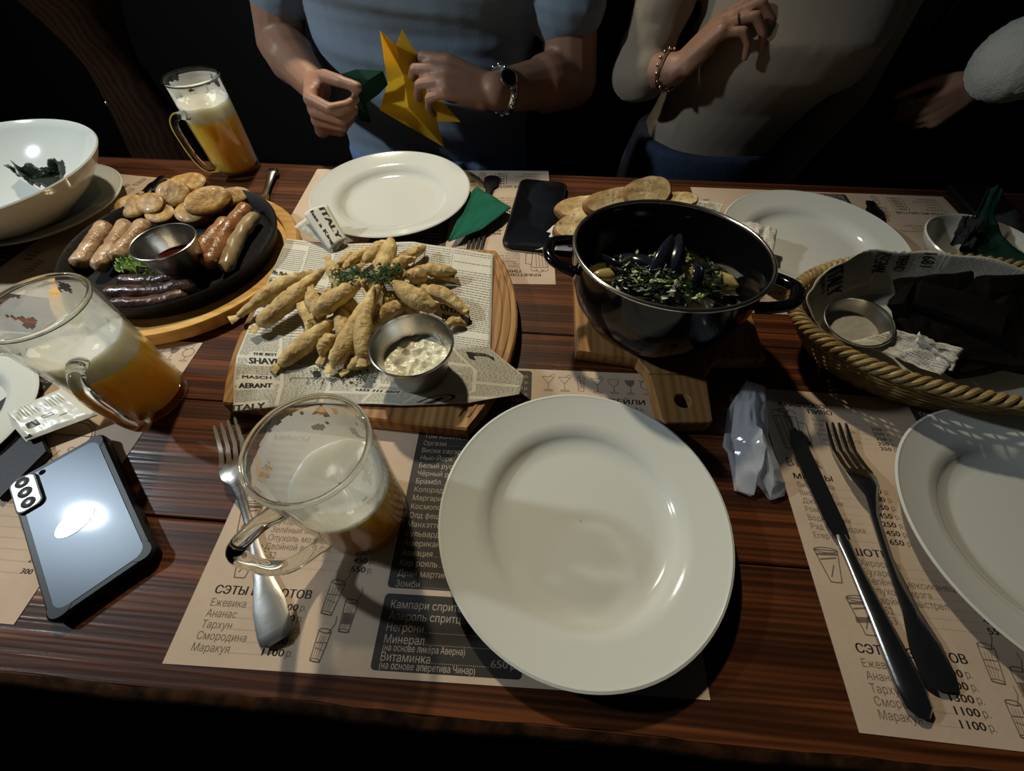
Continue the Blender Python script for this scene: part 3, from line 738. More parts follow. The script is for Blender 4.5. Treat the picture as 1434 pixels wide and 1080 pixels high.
def crumple_leaf(name, c, r, m, label, seed, cat='leaf', parent=None):
    mb = MB(); n, k = 30, 12
    def fn(u, v):
        a = 2*pi*u; rr = r*(.05+.95*v)*(1+.35*noise.noise(V((cos(a)*3, sin(a)*3, seed)))*v)
        return (rr*cos(a), rr*sin(a)*.8, r*.45*(noise.noise(V((cos(a)*v*5, sin(a)*v*5, seed*2)))+.4*sin(a*7)*v))
    mb.grid(fn, 48, 10); o = mb.build(name, M[m], parent); solidify(o, .0008); o.location = c
    if label: tag(o, label, cat)
    return o
M['lettuce'] = pmat('lettuce', (.30, .42, .10), .4, col2=(.06, .14, .025), vscale=70, bump=.5)
crumple_leaf('lettuce_leaf', U(186, 368, PZ+.018), .021, 'lettuce', 'crumpled green lettuce leaf left of the metal sauce cup', 3)
crumple_leaf('lettuce_leaf', U(206, 388, PZ+.012), .014, 'lettuce', 'small pale lettuce rib in front of the metal sauce cup', 8)

def sauce_cup(x, y, z, R, H, label, m, fill, lump=0., tilt=(0, 0)):
    t = thing('sauce_cup', label, 'cup', (x, y, z), group='metal sauce cups'); t.rotation_euler = (tilt[0], tilt[1], 0)
    b = R*.66
    mb = MB().lathe([(.0005, .0005), (b, .0), (b+.0015, .0015), (R-.0015, H-.002), (R+.0002, H-.0008), (R+.0004, H), (R-.0012, H+.0003), (R-.003, H-.0035), (b-.0008, .0025), (.0005, .0018)], 72)
    mb.build('metal_wall', M['brushed'], t)
    mb = MB(); mb.tube([((R-.0004)*cos(2*pi*i/72), (R-.0004)*sin(2*pi*i/72), H) for i in range(72)], .0012, 8, closed=True); mb.build('rolled_rim', M['rimsteel'], t)
    r = b+(R-b)*fill-.0012; n = 56; rs = []
    for s in [k/14 for k in range(14, 0, -1)]+[.01]:
        rs.append([(s*r*cos(2*pi*i/n), s*r*sin(2*pi*i/n), H*fill+lump*(1-s**4)*(noise.noise(V((s*5*cos(2*pi*i/n), s*5*sin(2*pi*i/n), x*50)))+.3)) for i in range(n)])
    mb = MB(); mb.rings(rs, True, False); mb.build('sauce', M[m], t)
    return t
sauce_cup(-.4620, .4040, PZ+.002, .0372, .046, 'metal cup of dark red sauce among the sausages in the pan', 'redsauce', .45, .001)
sauce_cup(-.1195, .2600, .0228, .0410, .047, 'metal cup of white sauce beside the fried fish on newsprint', 'sauce', .50, .006)

# ------------------------------------------------------------------ fish board with newsprint
BP = []
for k in range(13):
    s = k/12; BP.append((-.060+.040*sin(pi*s)**.8, .196+.284*s))
for k in range(13):
    s = 1-k/12; BP.append((-.330-.024*sin(pi*s)**.8+(.014*(1-s)), .207+.273*s))
bc = (-.205, .34)
t = thing('serving_board', 'wooden serving board with rounded sides under newsprint and fried fish', 'board', (bc[0], bc[1], .0008))
mb = MB(); mb.prism([(x-bc[0], y-bc[1]) for x, y in BP], 0, .0195, bev=.002); mb.build('board_body', M['board'], t)
for k, (off, wdt) in enumerate(((.010, .0035), (.020, .003))):
    mb = MB(); mb.tube([(-.060-off+.040*sin(pi*s)**.8-bc[0], .196+.284*s-bc[1], .0197) for s in [.05+.9*i/30 for i in range(31)]], wdt*.5, 8, flat=.5); mb.build('raised_ridge', M['board'], t)

# sheet of newsprint: edges by polylines, interior by blending
def poly_at(P, s):
    k = s*(len(P)-1); i = min(int(k), len(P)-2); return P[i].lerp(P[i+1], k-i)
ZP = .0215
nl = [U(327, 577, ZP-.002), U(328, 540, ZP+.001), U(332, 500, ZP), U(345, 470, ZP), U(378, 390, ZP), U(402, 335, ZP)]
nr = [U(655, 566, .0222), U(727, 553, .0212), U(734, 528, .0212), U(687, 490, .0215), U(689, 430, .0215), U(691, 357, .0215)]
nb = [U(327, 577, ZP-.002), U(450, 566, ZP), U(560, 569, ZP+.001), U(655, 566, .0222)]
nt_ = [U(402, 335, ZP), U(470, 345, ZP), U(580, 340, ZP), U(691, 357, .0215)]
def news_pt(s, t_, off=0.):
    s = min(max(s, 0), 1); t_ = min(max(t_, 0), 1)
    L_, R_, B_, T_ = poly_at(nl, t_), poly_at(nr, t_), poly_at(nb, s), poly_at(nt_, s)
    p = L_*(1-s)+R_*s+B_*(1-t_)+T_*t_-(nb[0]*(1-s)*(1-t_)+nb[-1]*s*(1-t_)+nt_[0]*(1-s)*t_+nt_[-1]*s*t_)
    k = .0016*noise.noise(V((s*6, t_*6, 2)))+.0010*abs(sin(s*9+t_*3))*sin(pi*s)
    return (p.x, p.y, p.z+k+.0012+off)
nw = thing('newsprint_sheet', 'printed newsprint sheet under the fried fish on the wooden board', 'paper', (0, 0, 0))
mb = MB(); mb.grid(lambda u, v: news_pt(u, v), 70, 60); solidify(mb.build('sheet', M['news'], nw), .0003)
def newsflat(W, H, seed, heads, cols=5, big=True):
    """newspaper page in millimetres: heads = (text, x, y, size, width)"""
    rnd = random.Random(seed); D, B = Flat(), Flat()
    cw = W/cols
    taken = [(x-1, y-2, x+(w_ or 30)+1, y+s*1.0) for _, x, y, s, w_ in heads]
    for c in range(cols):
        x0 = c*cw+2; x1 = (c+1)*cw-2; y = H-3
        if c: D.line([(c*cw, 2), (c*cw, H-2)], .35)
        while y > 3:
            if rnd.random() < .03: D.line([(x0, y), (x1, y)], .5); y -= 2.5
            if rnd.random() < .035:
                y -= 6; continue
            x = x0
            while x < x1-1:
                l = rnd.uniform(1.2, 5.5); e = min(x+l, x1)
                if not any(a < e and b > x and c_ < y+1 and d > y for a, c_, b, d in taken): D.poly([(x, y), (e, y), (e, y+.62), (x, y+.62)])
                x = e+.9
            y -= 2.25
    for t_, x, y, s, w_ in heads: B.text(t_, x, y, s, width=w_, bold=.035)
    return D, B
hd = [('ITALY', 0, .5, 15, 36), ('AERANT', 6, 42, 12, 34), ('MASCH', 9, 58, 7, 30), ('SHAVE', 15, 84, 15, 34), ('THE BEST', 18, 100, 8, 28), ('The divorce of', 3, 166, 9, 42), ('Mrs. Mackay', 2, 196, 7, 30), ('Homemade', 2, 187, 7, 27), ('Cookies', 2, 178, 7, 20),
      ('PARTISADE', 178, 205, 6, 30), ('OPERA', 240, 176, 11, 28), ('BIJOU', 243, 165, 11, 24), ('ARANT', 150, 220, 7, 25), ('IN FINE', 200, 158, 9, 26), ('+555 111 2271', 130, 32, 8, 46)]
D, B = newsflat(300, 240, 5, hd, 6)
B.arc(238, 6, 18, 24, 0, pi, 3.2, 24); B.poly([(232, 2), (236, 22), (243, 20), (246, 2)]); B.arc(252+18, 171, 5, 7, 0, 2*pi, 1.6)
B.poly([(258, 118), (262, 130), (284, 132), (290, 126), (286, 118), (284, 126), (266, 124), (264, 116)])
B.arc(192, 220, 12, 9, 0, 2*pi, 1.2); B.rrect(84, 62, 92, 74, 2)
for x0, y0, x1, y1 in ((60, 3, 95, 60), (175, 196, 215, 236)): B.line([(x0, y0), (x1, y0), (x1, y1), (x0, y1), (x0, y0)], .8)
stuff(D.place(lambda x, y: news_pt(x/300, y/240, .0005), 'news_columns', M['newsink'], nw))
stuff(B.place(lambda x, y: news_pt(x/300, y/240, .0006), 'headlines', M['newsinkd'], nw))

def strip(name, corners, label, seed, heads, W, H, bump=.004, nu=20, cols=2, lift=0., cat='paper', rot=0):
    """scrap of newsprint over four corner points (lower left, lower right, upper right, upper left)"""
    c = [V(q) for q in corners]; o_ = (c[0]+c[2])/2
    def fn(u, v, off=0.):
        p = c[0].lerp(c[1], u).lerp(c[3].lerp(c[2], u), v)
        nrm = (c[1]-c[0]).cross(c[3]-c[0]).normalized()
        if nrm.z < 0: nrm = -nrm
        return tuple(p-o_+nrm*(bump*(noise.noise(V((u*3, v*3, seed)))+.6*noise.noise(V((u*8, v*7, seed+4))))+off))
    t = thing(name, label, cat, o_)
    mb = MB(); mb.grid(fn, nu, nu); solidify(mb.build('sheet', M['news'], t), .0003)
    D, B = newsflat(W, H, seed, heads, cols)
    stuff(D.place(lambda x, y: fn(x/W, y/H, .0004), 'news_columns', M['newsink'], t))
    if heads: stuff(B.place(lambda x, y: fn(min(max(x/W, 0), 1), min(max(y/H, 0), 1), .0005), 'headlines', M['newsinkd'], t))
    return t
strip('newsprint_scrap', [U(412, 318, .036), U(445, 292, .050), U(482, 338, .030), U(470, 352, .024)], 'small folded newsprint scrap with ITALY has a King leaning on the far plate', 3, [], 50, 60, .0015)
sc_ = Flat(); sc_.text('ITALY', 4, 36, 16, width=46, bold=.05); sc_.text('has a King', 3, 16, 12, width=50, bold=.04)
pa, pb, pc_, pd = U(447, 294, .0515), U(472, 345, .030), U(486, 333, .034), U(463, 290, .054)
o_ = (pa+pc_)/2
t = thing('newsprint_fold', 'turned-up corner of newsprint with bold black lettering on the far plate rim', 'paper', o_)
def ff(u, v, off=0.):
    p = pa.lerp(pb, u).lerp(pd.lerp(pc_, u), v); return tuple(p-o_+V((-.3, -.5, .8))*off)
qa = [U(425, 300, .050), U(462, 352, .026), U(486, 335, .032), U(458, 286, .056)]
def ff(u, v, off=0.):
    p = qa[0].lerp(qa[1], u).lerp(qa[3].lerp(qa[2], u), v); b_ = .004*sin(pi*v)
    return tuple(p-o_+V((-.1, -.5, .85)).normalized()*(off+b_))
mb = MB(); mb.grid(ff, 12, 12); solidify(mb.build('sheet', M['news'], t), .0003)
stuff(sc_.place(lambda x, y: ff(x/55, y/55, .0006), 'headlines', M['newsinkd'], t))

# ------------------------------------------------------------------ fried fish
FISH = [
 ((332, 444), (441, 382), .032, .045, .0115, 'long pale fried smelt farthest left, pointing off the board'),
 ((361, 457), (454, 377), .034, .050, .0120, 'long fried smelt second from the left end of the heap'),
 ((420, 424), (436, 482), .040, .030, .0085, 'slim fried smelt upright under the two long left ones'),
 ((390, 512), (473, 444), .028, .042, .0110, 'curved fried smelt with its tail on the newsprint, nearest the newsprint left edge'),
 ((466, 512), (531, 398), .034, .062, .0115, 'long knobbly fried smelt running up the middle of the heap'),
 ((486, 518), (545, 488), .030, .032, .0100, 'fried smelt lowest in the heap, nearest the sauce cup'),
 ((507, 502), (524, 402), .046, .066, .0090, 'narrow fried smelt lying over the long knobbly one'),
 ((438, 441), (505, 396), .050, .062, .0120, 'plump fried smelt lying across the left of the heap'),
 ((436, 403), (454, 447), .048, .040, .0100, 'short fried smelt tucked left of the plump one'),
 ((460, 364), (480, 408), .046, .052, .0090, 'thin fried smelt standing up at the left of the herbs'),
 ((480, 379), (521, 349), .046, .040, .0080, 'slim fried smelt at the far left beside its twin, closer to the herbs'),
 ((471, 376), (503, 354), .038, .034, .0080, 'slim fried smelt at the far left edge of the heap'),
 ((508, 368), (548, 340), .044, .040, .0105, 'fried smelt under the tallest one at the far side'),
 ((531, 384), (548, 336), .060, .044, .0115, 'pale tapering fried smelt pointing away at the top of the heap'),
 ((555, 368), (595, 344), .040, .034, .0085, 'fried smelt with a dark tip pointing to the far plate'),
 ((548, 384), (583, 362), .054, .044, .0095, 'fried smelt with herbs on its end, right of the tallest'),
 ((578, 376), (640, 382), .040, .034, .0090, 'fried smelt pointing right toward the far board edge'),
 ((566, 385), (598, 392), .048, .044, .0105, 'stubby fried smelt at the right of the herbs'),
 ((548, 394), (612, 434), .060, .044, .0130, 'thick fried smelt slanting down to the right of the heap'),
 ((598, 404), (656, 440), .042, .032, .0105, 'fried smelt at the right end, beside the thick slanting one'),
 ((526, 450), (583, 426), .042, .038, .0095, 'fried smelt behind the metal cup of white sauce'),
 ((524, 428), (562, 412), .040, .040, .0110, 'fried smelt in the hollow behind the narrow upright one'),
 ((626, 458), (652, 456), .030, .027, .0060, 'small fried smelt tip showing right of the sauce cup'),
 ((452, 500), (470, 470), .029, .036, .0085, 'fried smelt beneath the curved one with its tail down'),
 ((494, 500), (521, 470), .032, .036, .0110, 'fried smelt beneath the knobbly ones, close to the cup'),
 ((478, 436), (486, 482), .042, .034, .0100, 'fried smelt in shadow between the curved and knobbly ones'),
 ((600, 384), (644, 396), .030, .027, .0070, 'thin fried smelt lying flat at the right on the newsprint'),
 ((508, 396), (540, 418), .050, .046, .0110, 'fried smelt under the herbs at the centre of the heap'),
 ((560, 402), (586, 440), .040, .034, .0105, 'fried smelt under the thick slanting one'),
 ((466, 410), (500, 440), .040, .038, .0110, 'fried smelt underneath the plump one on the left'),
 ((524, 366), (560, 396), .040, .044, .0110, 'fried smelt buried at the far middle of the heap'),
 ((496, 456), (540, 452), .034, .034, .0110, 'fried smelt at the bottom of the heap behind the cup'),
]
for i, (a, b, za, zb, r, lab) in enumerate(FISH):
    A, B_ = U(*a, za), U(*b, zb); c = (A+B_)/2; r *= .99
    d = (B_-A); L = d.length; dn = d.normalized(); s = V((-dn.y, dn.x, 0)).normalized(); rn = random.Random(i)
    bend = rn.uniform(-.006, .006); fat = rn.choice((.3, .42, .55, .6)); pts = []; rr = []
    for k in range(27):
        u = k/26; pts.append(A.lerp(B_, u)-c+s*bend*sin(pi*u)+V((0, 0, .003*sin(pi*u))))
        f = sin(pi*u**(math.log(.5)/math.log(fat)))**.80 if 0 < u < 1 else 0
        rr.append(max(.0014, r*(.30+.70*f)*(1+.10*noise.noise(V((u*6, i*3.3, 0)))) if 0 < u < 1 else .0014))
    mb = MB(); mb.tube(pts, rr, 16, flat=.85)
    te = pts[0]; fw = r*.55; mb.tube([te+dn*.006, te-dn*.002, te-dn*.009], [r*.25, r*.45, r*.62], 10, flat=.28)
    out = []
    for q in mb.v:
        q = V(q); k = noise.noise(q*75+V((i*3.1, 0, 0)))*.0016+noise.noise(q*230+V((0, i*2, 0)))*.0024
        out.append(tuple(q+V((noise.noise(q*60+V((i, 1, 2))), noise.noise(q*60+V((3, i, 2))), k*400))*.0010+V((0, 0, k*.5))))
    mb.v = out
    o = mb.build('fried_fish', M['fish']); o.location = c; tag(o, lab, 'fish', 'fried smelt heaped on the newsprint')
def herbs(name, label, spots, n, spread, m, seed, cat='herbs', size=(.002, .005), zj=.004):
    rn = random.Random(seed); mb = MB(); c = V(spots[0])
    for k in range(n):
        p = V(rn.choice(spots))+V((rn.gauss(0, spread), rn.gauss(0, spread), rn.uniform(-zj*.2, zj)))-c
        a = rn.uniform(0, 2*pi); l = rn.uniform(*size); wd = l*rn.uniform(.25, .7); t_ = rn.uniform(-.6, .6)
        d = V((cos(a), sin(a), t_))*l; s = V((-sin(a), cos(a), rn.uniform(-.5, .5)))*wd
        mb.add([p-d*.5, p+s*.5, p+d*.5+V((0, 0, .0008)), p-s*.5], [(0, 1, 2, 3)])
    o = mb.build(name, M[m], smooth=False); o.location = c; solidify(o, .0003); return stuff(tag(o, label, cat))
herbs('chopped_herbs', 'chopped green herbs sprinkled over the top of the fried fish heap', [U(483, 390, .066), U(497, 384, .067), U(513, 386, .064), U(538, 378, .066), U(543, 388, .064), U(556, 378, .058), U(474, 384, .062), U(490, 398, .064), U(528, 392, .064), U(550, 368, .054)], 900, .0050, 'herb', 3)
herbs('chopped_herbs', 'dill bits scattered on the newsprint in front of the fried fish', [U(440, 521, ZP+.004), U(470, 524, ZP+.004), U(500, 527, ZP+.004), U(524, 524, ZP+.004)], 170, .0070, 'herb', 4, size=(.001, .0035), zj=.001)

# ------------------------------------------------------------------ pot on its paddle board
PB = [(.050, .308), (.118, .300), (.128, .282), (.1345, .2215), (.1850, .2255), (.190, .292), (.205, .306), (.262, .312), (.268, .60), (.046, .60)]
c0 = (.155, .42)
t = thing('paddle_board', 'wooden paddle board with a round hole in its handle, under the black pot', 'board', (c0[0], c0[1], .0008))
hc = U(956, 562, .017); hc = V((hc.x-c0[0], hc.y-c0[1])); hr = .0085
mb = MB(); n = 32; z0, z1 = 0, .0175
body = [(x-c0[0], y-c0[1]) for x, y in PB[:2]+[PB[2], (.1285, .280), (.190, .284)]+PB[6:]]
mb.prism(body, z0, z1, bev=.0018)
# handle with a real hole: ring of quads between the outline and the hole
ho = [(.1285, .2805), (.1345, .2225), (.1375, .2195), (.1830, .2235), (.1860, .2265), (.190, .2845)]
ho = [(x-c0[0], y-c0[1]) for x, y in ho]
def out_pt(a):
    d = V((cos(a), sin(a))); best = None
    for i in range(len(ho)):
        p, q = V(ho[i]), V(ho[(i+1) % len(ho)]); e = q-p; den = d.x*e.y-d.y*e.x
        if abs(den) < 1e-9: continue
        w_ = p-hc; tt = (w_.x*e.y-w_.y*e.x)/den; ss = (w_.x*d.y-w_.y*d.x)/den
        if tt > 0 and -1e-6 <= ss <= 1+1e-6: best = tt if best is None else min(best, tt)
    return hc+d*best
angs = sorted([2*pi*i/64 for i in range(64)]+[math.atan2(q[1]-hc.y, q[0]-hc.x) % (2*pi) for q in ho])
R0 = [(hc.x+hr*cos(a), hc.y+hr*sin(a)) for a in angs]; R1 = [tuple(out_pt(a)) for a in angs]
mb.rings([[(x, y, z0) for x, y in R0], [(x, y, z1-.001) for x, y in R0], [(hc.x+(x-hc.x)*1.1, hc.y+(y-hc.y)*1.1, z1) for x, y in R0], [(hc.x+(x-hc.x)*.96, hc.y+(y-hc.y)*.96, z1) for x, y in R1], [(x, y, z1-.0015) for x, y in R1], [(x, y, z0) for x, y in R1], [(x, y, z0) for x, y in R0]], True, False)
mb.build('board_body', M['board3'], t)
strip('newsprint_scrap', [U(738, 348, .004), U(800, 352, .020), U(858, 300, .020), U(792, 302, .016)], 'newsprint corner sticking out left of the black pot under the bread', 12, [('ITEZ', 12, 12, 11, 22)], 60, 60, .003)
strip('newsprint_scrap', [U(1030, 372, .024), U(1080, 378, .028), U(1088, 322, .036), U(1032, 306, .034)], 'crumpled newsprint corner between the black pot and the plate to its right', 14, [('King', 22, 40, 8, 20)], 60, 60, .006)
strip('newsprint_scrap', [U(962, 300, .020), U(1000, 308, .022), U(1014, 286, .024), U(980, 280, .022)], 'small newsprint corner behind the far rim of the black pot', 15, [], 40, 40, .003)
def bread(px, L, Wd, rz, tilt, label, z, seed):
    L *= 1.12; Wd *= 1.12; mb = MB(); n = 40; h = .0065
    def ring(k, zz):
        R = []
        for i in range(n):
            a = 2*pi*i/n; x = L/2*cos(a); y = Wd/2*(sin(a)*(1+.12*cos(2*a))); q = 1+.06*noise.noise(V((cos(a)*2, sin(a)*2, seed)))
            R.append((x*k*q, y*k*q, zz+.0012*noise.noise(V((x*k*150, y*k*150, seed)))))
        return R
    mb.rings([ring(.02, h), ring(.35, h), ring(.7, h), ring(.92, h)], True, False, 0)
    mb.rings([ring(.92, h), ring(1, h*.7), ring(1.02, 0), ring(.98, -h*.7), ring(.9, -h), ring(.02, -h)], True, False, 1)
    mb.xf(Matrix.Rotation(rz, 4, 'Z') @ Matrix.Rotation(tilt, 4, 'X'))
    t = thing('toasted_bread', label, 'bread', U(*px, z), 0, 'slices of toasted bread')
    mb.build('slice', [M['crumb'], M['crust']], t)
    hb = MB(); rn = random.Random(seed); R_ = Matrix.Rotation(rz, 3, 'Z') @ Matrix.Rotation(tilt, 3, 'X')
    for k in range(18):
        x, y = rn.uniform(-.38, .38)*L, rn.uniform(-.36, .36)*Wd; a = rn.uniform(0, 6.3); l = rn.uniform(.0007, .0018)
        P_ = [V((x+cos(a)*l, y+sin(a)*l, h+.0012)), V((x-sin(a)*l*.4, y+cos(a)*l*.4, h+.0016)), V((x-cos(a)*l, y-sin(a)*l, h+.0012)), V((x+sin(a)*l*.4, y-cos(a)*l*.4, h+.0012))]
        hb.add([R_ @ q for q in P_], [(0, 1, 2, 3)])
    stuff(hb.build('herb_flecks', M['herb'], t, smooth=False))
    return t
bread((815, 292), .075, .038, .35, .25, 'toasted bread slice lying lowest, left of the black pot', .030, 1)
bread((800, 318), .060, .034, .9, .30, 'toasted bread slice propped against the pot handle', .034, 5)
bread((858, 282), .085, .034, .45, .55, 'long toasted bread slice with brown crust behind the pot rim', .046, 2)
bread((905, 271), .072, .044, .50, .60, 'toasted bread slice with green herb flecks, highest behind the pot', .048, 3)
bread((950, 282), .050, .028, .1, .2, 'small bread end showing behind the right of the pot rim', .034, 4)

# pot
R, H = .0985, .100
t = thing('enamel_pot', 'black enamel pot with steel rim holding mussels and herbs', 'pot', (.1325, .3560, .0195)); t.rotation_euler = (math.radians(-4.5), 0, 0)
mb = MB().lathe([(.0005, 0), (.052, 0), (.058, .002), (.075, .018), (.088, .040), (.095, .065), (R-.001, H-.003), (R-.0005, H), (R-.003, H), (R-.0045, H-.006), (.092, .064), (.085, .041), (.072, .020), (.056, .005), (.0005, .0035)], 96)
mb.build('pot_body', M['enamel'], t)
mb = MB(); mb.tube([((R-.0015)*cos(2*pi*i/96), (R-.0015)*sin(2*pi*i/96), H) for i in range(96)], .0022, 10, closed=True); mb.build('steel_rim', M['rimsteel'], t)
for an in (math.radians(176), math.radians(-24)):
    ca, sa = cos(an), sin(an); mb = MB(); pts = []
    for k in range(17):
        f = k/16; s = (f-.5)*2; wv = .030*s; ou = R-.006+.030*(1-abs(s)**3.2)
        pts.append((ou*ca-wv*sa, ou*sa+wv*ca, H-.018+.006*(1-s*s)))
    mb.tube(pts, .0065, 12, flat=.8); mb.build('handle', M['enamel'], t)
mb = MB().lathe([(.083, .040), (.05, .0402), (.0005, .0402)], 64); o = mb.build('broth', M['broth'], t)
potM = Matrix.Translation((.1345, .3725, .0195)) @ Matrix.Rotation(math.radians(4.5), 4, 'X')
def mussel(px, z, s, rz, tx, ty, label, filled=True, up=True):
    """half shell, hollow side up when up"""
    s *= 1.35; t = thing('mussel', label, 'mussel', U(*px, z), 0, 'mussels in the black pot'); t.rotation_euler = (tx, ty, rz)
    def fn(u, v, k=1., sg=1):
        a = pi*(v*2-1)*.5; L = s; x = (u-.45)*L; wv = L*.27*(sin(pi*u**.75)**.7 if 0 < u < 1 else .01); y = wv*sin(a); z_ = -wv*.75*cos(a)*sg
        return (x, y*k, z_*k)
    mb = MB(); mb.grid(lambda u, v: fn(u, v, 1., 1 if up else -1), 20, 12, 0); o = mb.build('shell', M['mussel'], t); solidify(o, .0008)
    mb = MB(); mb.grid(lambda u, v: fn(u, v, .93, 1 if up else -1), 20, 12, 0); mb.build('pearly_lining', M['pearl'], t)
    if filled:
        mb = MB(); mb.ball((0, 0, -.002), (s*.27, s*.14, s*.09), 10); mb.v = [tuple(V(q)*(1+.25*noise.noise(V(q)*120))) for q in mb.v]; mb.build('meat', M['meat'], t)
    return t
ZM = .077
mussel((850, 383), ZM, .040, .2, .3, 0, 'open mussel with pale lining at the left of the pot', True)
mussel((862, 368), ZM+.003, .036, 2.2, .9, .2, 'mussel shell standing behind the leftmost open one', False)
mussel((920, 372), ZM+.008, .052, 1.1, 1.3, -.5, 'dark mussel shell upright in the middle of the pot', False, False)
mussel((942, 366), ZM+.008, .048, 1.3, -1.2, -.4, 'dark mussel shell leaning right of the middle one', False, False)
mussel((968, 376), ZM+.006, .052, -.7, .2, .2, 'large open mussel with meat, right of centre in the pot', True)
mussel((972, 386), ZM+.010, .040, 1.2, 1.2, .3, 'black mussel shell standing over the large open one', False, False)
mussel((985, 392), ZM+.002, .048, .9, -.3, .1, 'open mussel with broad pale lining near the right of the pot', False)
mussel((1014, 392), ZM-.002, .046, -.6, .5, 0, 'open mussel at the right wall of the pot', True)
mussel((955, 428), ZM-.002, .058, .05, .1, 0, 'long open mussel lying along the near wall of the pot', False)
mussel((895, 372), ZM+.004, .044, 2.6, .8, .1, 'mussel shell under the herbs left of the middle', False, False)
mussel((905, 402), ZM, .040, .6, .4, .2, 'open mussel under the chopped herbs near the front', True)
mussel((940, 410), ZM, .042, 2.0, .5, .1, 'open mussel with greenish meat near the front centre', True)
M['celery'] = pmat('celery', (.42, .50, .16), .4, col2=(.16, .26, .06), vscale=80)
herbs('chopped_herbs', 'dark chopped greens over the mussels in the black pot', [U(880, 372, ZM+.010), U(900, 385, ZM+.010), U(915, 398, ZM+.009), U(930, 388, ZM+.012), U(925, 412, ZM+.006), U(955, 402, ZM+.008), U(900, 410, ZM+.006), U(880, 395, ZM+.006), U(868, 398, ZM+.003), U(1000, 405, ZM+.003), U(990, 380, ZM+.003), U(975, 410, ZM+.005), U(948, 362, ZM+.012)], 620, .0065, 'herbd', 9, size=(.005, .013), zj=.006)
herbs('celery_bits', 'pale green celery and feta bits among the mussels in the pot', [U(890, 390, ZM+.014), U(905, 362, ZM+.015), U(930, 396, ZM+.014), U(975, 415, ZM+.008), U(960, 365, ZM+.014), U(900, 395, ZM+.012)], 60, .0055, 'celery', 19, cat='vegetables', size=(.003, .008), zj=.005)

# ------------------------------------------------------------------ wicker basket
BX, BY, BA, BB, BZ = .480, .345, .200, .106, .058
t = thing('wicker_basket', 'oval wicker bread basket lined with newsprint, at the right', 'basket', (BX, BY, .001))
def bpt(a, z, off=0.):
    k = .74+.26*(z/BZ)**.8
    return (((BA*k)+off)*cos(a), ((BB*k)+off)*sin(a), z)
NS = 46
for k in range(NS):
    a = 2*pi*k/NS; mb = MB(); mb.tube([bpt(a, z, -.001) for z in (.0, .014, .028, .042, .056)], .0013, 6); mb.build('stake', M['wicker'], t)
for j in range(15):
    z = .003+j*.0037; mb = MB(); n = NS*4
    mb.tube([bpt(2*pi*i/n, z, .0019*cos(pi*i/4*1.0+pi*j)) for i in range(n)], .0019, 6, closed=True); mb.build('woven_cane', M['wicker'], t)
for s in range(3):
    mb = MB(); n = 420; q = 38; pts = []
    for i in range(n):
        a = 2*pi*i/n; ph = q*a+2*pi*s/3; c = V(bpt(a, BZ, 0)); rd = V((cos(a), sin(a)*1.2, 0)).normalized()
        pts.append(c+rd*.0048*cos(ph)+V((0, 0, .0045*sin(ph)+.002)))
    mb.tube(pts, .0031, 8, closed=True); mb.build('rim_braid', M['wicker'], t)
mb = MB(); mb.lathe([(.0005, .0015), (.74, .0015), (.74, .0035), (.0005, .0035)], 64)
mb.v = [(x*BA*1.0, y*BB, z) for x, y, z in mb.v]; mb.build('basket_base', M['wicker'], t)
# newsprint liner
def liner(u, v, off=0.):
    a = 2*pi*u-pi/2; back = max(0., sin(a))**.7; lf = max(0., -cos(a))
    top = .040+.027*back+.010*lf+.008*noise.noise(V((cos(a)*3, sin(a)*3, 1)))
    z = .006+(top-.006)*v; k = .70+.26*(min(z, .075)/BZ)**.8; k -= .04
    w_ = .0045*noise.noise(V((cos(a)*4, sin(a)*4, v*3+7)))*v
    k2 = (v/.25) if v < .25 else 1.
    return ((BA*k*k2+w_-off)*cos(a), (BB*k*k2+w_-off)*sin(a), z)
t2 = thing('newsprint_liner', 'crumpled newsprint sheet lining the wicker basket', 'paper', (BX, BY, .004))
mb = MB(); mb.grid(liner, 120, 16); solidify(mb.build('sheet', M['news'], t2), .0003)
D, B = newsflat(560, 90, 31, [], 14)
for tx_, x_, s_, w_ in (('ITALY', 196, 24, 62), ('has a', 186, 12, 40), ('REGNAL', 238, 13, 44), ('TREND', 252, 11, 36), ('1681', 268, 10, 26), ('Italy', 330, 16, 40)): B.text(tx_, x_, 86, s_, width=w_, bold=.035, rot=-pi/2)
stuff(D.place(lambda x, y: liner(1-x/560, .25+.75*y/90, .0007), 'news_columns', M['newsink'], t2))
stuff(B.place(lambda x, y: liner(1-x/560, .25+.75*y/90, .0009), 'headlines', M['newsinkd'], t2))
strip('newsprint_fold', [U(1192, 478, .050), U(1318, 526, .050), U(1350, 490, .056), U(1256, 462, .056)], 'folded newsprint flap in front of the metal cup inside the basket', 33, [], 90, 40, .005, cols=2)
strip('newsprint_fold', [U(1280, 482, .052), U(1335, 520, .050), U(1342, 500, .056), U(1288, 464, .066)], 'stiff newsprint peak right of the folded flap inside the basket', 34, [], 60, 40, .007, cols=1)
cp = U(1201, 452, .052)
sauce_cup(cp.x, cp.y, .018, .0330, .040, 'metal sauce cup tucked in the newsprint of the wicker basket', 'cupfill', .62, .001, tilt=(.1, -.1)) if 'cupfill' in M else None
